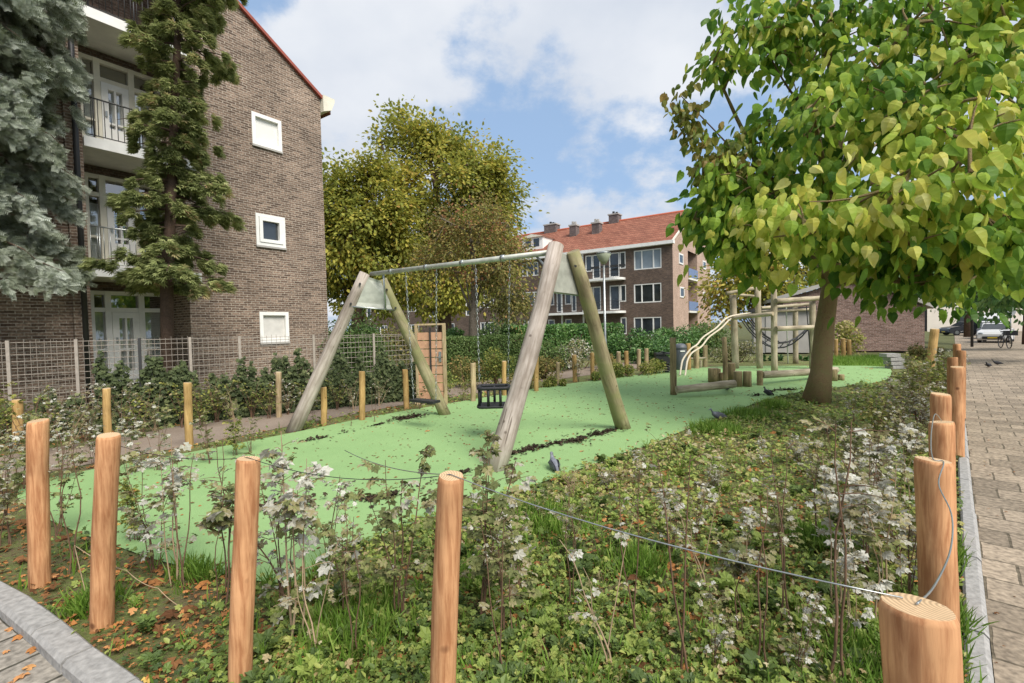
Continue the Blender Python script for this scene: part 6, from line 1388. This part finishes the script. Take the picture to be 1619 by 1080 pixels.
for a in (
 ('brown', 0, 14, 862, .80, 'brown-leaved sapling at the left frame edge before the first front post'),
 ('white', 2, 8, 790, .70, 'whitish shrub at the far left edge behind the first front post'),
 ('brown', 1, 92, 850, .62, 'brown sapling between the first and second front posts'),
 ('bare', 0, 118, 905, .80, 'thin nearly bare sapling just left of the second front post'),
 ('green', 0, 212, 858, .62, 'green-leaved sapling just right of the second front post'),
 ('white', 0, 240, 905, .74, 'whitish sapling between the second and third posts, its left stem clump'),
 ('white', 1, 276, 925, .82, 'tallest whitish sapling between the second and third front posts'),
 ('bare', 0, 292, 930, .72, 'thin bare-stemmed sapling next to the tallest whitish one'),
 ('brown', 2, 345, 965, .86, 'slim sapling with a tuft of green-brown leaves, left of the third post'),
 ('bare', 0, 362, 940, .8, 'dark thin stem touching the left side of the third front post'),
 ('white', 1, 470, 1015, .93, 'very white mildewed sapling right of the third front post'),
 ('white', 0, 448, 975, .82, 'grey-white sapling behind the very white one'),
 ('bare', 1, 500, 1040, .60, 'forked pale bare stem at the foot of the very white sapling'),
 ('brown', 0, 545, 985, .66, 'brownish sapling midway between third and fourth posts'),
 ('brown', 1, 636, 985, .80, 'sapling with brown lobed leaves left of the fourth post'),
 ('bare', 0, 562, 1045, .62, 'bare upright stem near the bottom edge, left of the fourth post'),
 ('brown', 1, 768, 985, .86, 'dense dark-leaved sapling just right of the fourth post'),
 ('brown', 0, 800, 1010, .80, 'sapling with big grey-brown leaves right of the fourth post'),
 ('brown', 2, 730, 940, .82, 'sapling with a yellowish leaf tuft behind the fourth post'),
 ('white', 2, 820, 930, .50, 'pale low sapling right of the fourth post pair'),
 ('bare', 0, 790, 1075, .62, 'bare brown stem at the bottom edge right of the fourth post'),
 ('bare', 0, 1000, 1005, .72, 'lone thin upright stem in the middle of the bed'),
 ('bare', 0, 1078, 1075, .85, 'thin reddish stem right of the lone upright stem'),
 ('white', 2, 1100, 850, .42, 'small whitish clump behind the reddish stem'),
 ('bare', 1, 1110, 930, .60, 'pale leaning twig crossing the wire in the middle of the bed'),
 ('bare', 0, 1240, 990, .80, 'thin brown stem under the wire, left of the leaning red stem'),
 ('bare', 0, 1326, 1090, .98, 'reddish stem leaning right, nearest left of the corner post'),
 ('white', 1, 1345, 1020, .50, 'white-leaved low sapling left of the corner post'),
 ('white', 0, 1130, 1060, .36, 'low white-leaved seedling near the bottom edge'),
 ('white', 2, 1262, 1075, .40, 'white seedling at the bottom edge beneath the wire'),
 ('white', 1, 1395, 1000, .74, 'white-leaved sapling directly left of the cracked post'),
 ('white', 0, 1372, 905, .78, 'white-leaved sapling with brown stems left of the cracked post'),
 ('white', 2, 1405, 860, .74, 'mass of white leaves behind the corner post'),
 ('brown', 1, 1335, 880, .74, 'brown-stemmed sapling left of the white leaf mass'),
 ('bare', 0, 1290, 860, .60, 'thin stems behind the white-leaved group'),
 ('white', 1, 1432, 800, .66, 'white-leaved sapling touching the third right post'),
 ('dense', 0, 1395, 765, .52, 'bushy mildewed shrub left of the third right post'),
 ('dense', 1, 1440, 720, .66, 'bushy brown-green shrub beside the fourth right post'),
 ('dense', 0, 1345, 735, .46, 'low mildewed shrub before the catalpa trunk, right side'),
 ('dense', 2, 1460, 665, .74, 'green bushy shrub beside the fifth right post'),
 ('dense', 0, 1425, 655, .62, 'grey-green bushy shrub at the right end of the green surface'),
 ('dense', 1, 1490, 628, .86, 'tall dark shrub leaning over the far right posts'),
 ('dense', 2, 1455, 618, .80, 'green shrub below the hanging catalpa leaves'),
 ('dense', 0, 1505, 606, .85, 'farthest bushy shrub at the end of the right row of posts'),
 ('dense', 2, 1385, 700, .62, 'yellow-green bushy shrub between the catalpa and the right posts'),
 ('dense', 1, 1415, 690, .70, 'brown bushy shrub just left of the fourth right post'),
 ('dense', 0, 1455, 690, .78, 'pale bushy shrub touching the fifth right post'),
 ('dense', 2, 1478, 645, .85, 'tall yellow-green shrub between the fifth and sixth right posts'),
 ('dense', 1, 1440, 632, .80, 'brown shrub at the far right corner of the green surface'),
 ('dense', 0, 1370, 800, .50, 'pale bushy clump left of the white leaf mass'),
 ('dense', 1, 1300, 780, .36, 'brown low clump between the wire and the catalpa'),
 ('dense', 2, 1415, 900, .50, 'green bushy clump behind the corner post'),
 ('bare', 0, 905, 960, .60, 'thin twig standing in the weeds right of the fourth post group'),
 ('bare', 1, 960, 1060, .66, 'pale forked twig at the bottom edge left of the lone upright stem'),
 ('brown', 2, 1165, 1000, .62, 'slim brown sapling under the middle of the wire'),
 ('bare', 0, 1205, 1060, .70, 'bare brown stem below the middle of the wire'),
 ('white', 2, 1060, 880, .46, 'pale twiggy sapling above the wire in mid bed'),
 ('brown', 0, 905, 880, .48, 'brown twiggy sapling at the bed edge below the pigeon'),
 ('white', 2, 520, 900, .60, 'pale sapling at the near edge of the green surface'),
 ('white', 1, 1320, 960, .74, 'whitish twiggy sapling beside the leaning reddish stem'),
 ('white', 0, 1350, 668, .52, 'light airy sapling at the green edge right of the catalpa trunk'),
 ('dense', 0, 1262, 735, .36, 'low mildewed clump below the catalpa trunk, left'),
 ('dense', 1, 1310, 690, .36, 'low brown clump at the foot of the catalpa trunk'),
 ('white', 2, 1205, 740, .34, 'low whitish clump right of the bright grass tuft'),
 ('dense', 0, 1130, 775, .28, 'low sprawling mildewed clump in the middle distance'),
 ('sprig', 1, 1060, 735, .62, 'dark branching sprig standing out before the rear right swing leg'),
 ('sprig', 0, 905, 790, .36, 'yellowish feathery sprig beside the grey pigeon'),
 ('dense', 1, 960, 775, .26, 'low brown clump right of the feathery sprig'),
 ('white', 2, 1010, 770, .36, 'small pale sapling behind the lone upright stem'),
 ('brown', 1, 855, 830, .26, 'low dark clump at the lower edge of the green'),
 ('white', 0, 1440, 950, .66, 'white sapling seen between the corner post and the cracked post'),
 ('brown', 0, 1235, 890, .56, 'brown sapling in the middle of the right bed'),
 ('white', 1, 1180, 905, .40, 'low white sapling in the middle of the right bed')):
    place(*a[:4], a[4]*(1.13 if a[0] in ('white', 'brown', 'bare') else 1.0), *a[5:])
# strip left of the green and along the fence
for a in (
 ('white', 0, 40, 775, .78, 'whitish sapling behind the first front post, by the path'), ('white', 2, 98, 762, .74, 'whitish sapling between path and green, left of the second post'),
 ('white', 1, 205, 752, .70, 'whitish sapling between path and green, right of the second post'), ('white', 0, 250, 745, .76, 'brown-stemmed whitish sapling at the left green edge'),
 ('brown', 1, 330, 735, .62, 'yellow-brown sapling behind the third front post'), ('green', 0, 372, 722, .62, 'yellow-green sapling left of the front left swing leg'),
 ('brown', 1, 395, 716, .50, 'brown sapling at the foot of the front left swing leg'), ('white', 2, 150, 735, .60, 'short whitish sapling behind the second front post')):
    place(*a, group='saplings along the path')
for a in (
 ('thin', 1, 20, 712, .95, 'green shrub at the mesh fence, far left'), ('thin', 1, 50, 722, .80, 'olive twiggy shrub by the path behind the first front post'),
 ('thin', 2, 108, 712, .72, 'tan twiggy shrub by the path left of the split yellow post'),
 ('thin', 1, 222, 694, .74, 'olive twiggy shrub by the path right of the split yellow post'),
 ('thin', 1, 320, 676, .74, 'yellowish twiggy shrub by the path right of the orange-yellow post'),
 ('thin', 2, 372, 668, .70, 'tan twiggy shrub by the path before the ivy'),
 ('thin', 1, 425, 662, .66, 'olive twiggy shrub by the path left of the pale post'),
 ('thin', 1, 490, 655, .62, 'yellowish twiggy shrub by the path behind the front left swing leg'),
 ('thin', 2, 560, 648, .60, 'tan twiggy shrub at the fence behind the middle yellow post'),
 ('thin', 0, 75, 705, .80, 'grey-green shrub at the mesh fence behind the first front post'), ('thin', 0, 135, 698, .85, 'whitish shrub at the mesh fence left of the split yellow post'),
 ('thin', 0, 195, 690, .84, 'whitish shrub at the mesh fence right of the split yellow post'), ('thin', 2, 245, 683, .72, 'brown-green shrub at the mesh fence left of the orange-yellow post'), ('thin', 1, 290, 676, .80, 'tall yellow-green shrub behind the orange-yellow post'),
 ('thin', 1, 345, 668, .78, 'yellow-green shrub at the fence before the ivy'), ('thin', 1, 400, 661, .72, 'green shrub at the fence left of the pale post'), ('thin', 0, 455, 656, .66, 'grey-green shrub at the fence right of the pale post'),
 ('thin', 1, 535, 648, .60, 'yellow-green shrub at the fence between the left swing legs'), ('thin', 2, 600, 642, .55, 'brownish shrub at the fence beside the rear left swing leg')):
    place(*a, group='shrubs along the mesh fence', name='fence_shrub')
for a in (('brown', 2, 497, 668, .62, 'thin sapling between the first two yellow posts right of the swing leg'), ('bare', 0, 592, 668, .60, 'bare sapling right of the middle yellow post'), ('bare', 0, 556, 675, .55, 'bare sapling left of the middle yellow post'),
 ('brown', 1, 664, 648, .50, 'brownish sapling behind the flat swing seat'), ('green', 1, 735, 634, .72, 'green sapling at the green edge left of the bucket seat'), ('brown', 0, 820, 620, .60, 'brown sapling right of the bucket seat'),
 ('green', 1, 872, 612, .5, 'green sapling just right of the front right swing leg'), ('brown', 1, 915, 604, .6, 'brown sapling behind the pair of taller yellow posts')):
    place(*a, group='saplings along the path')
# small weeds spilling over the right kerb edge
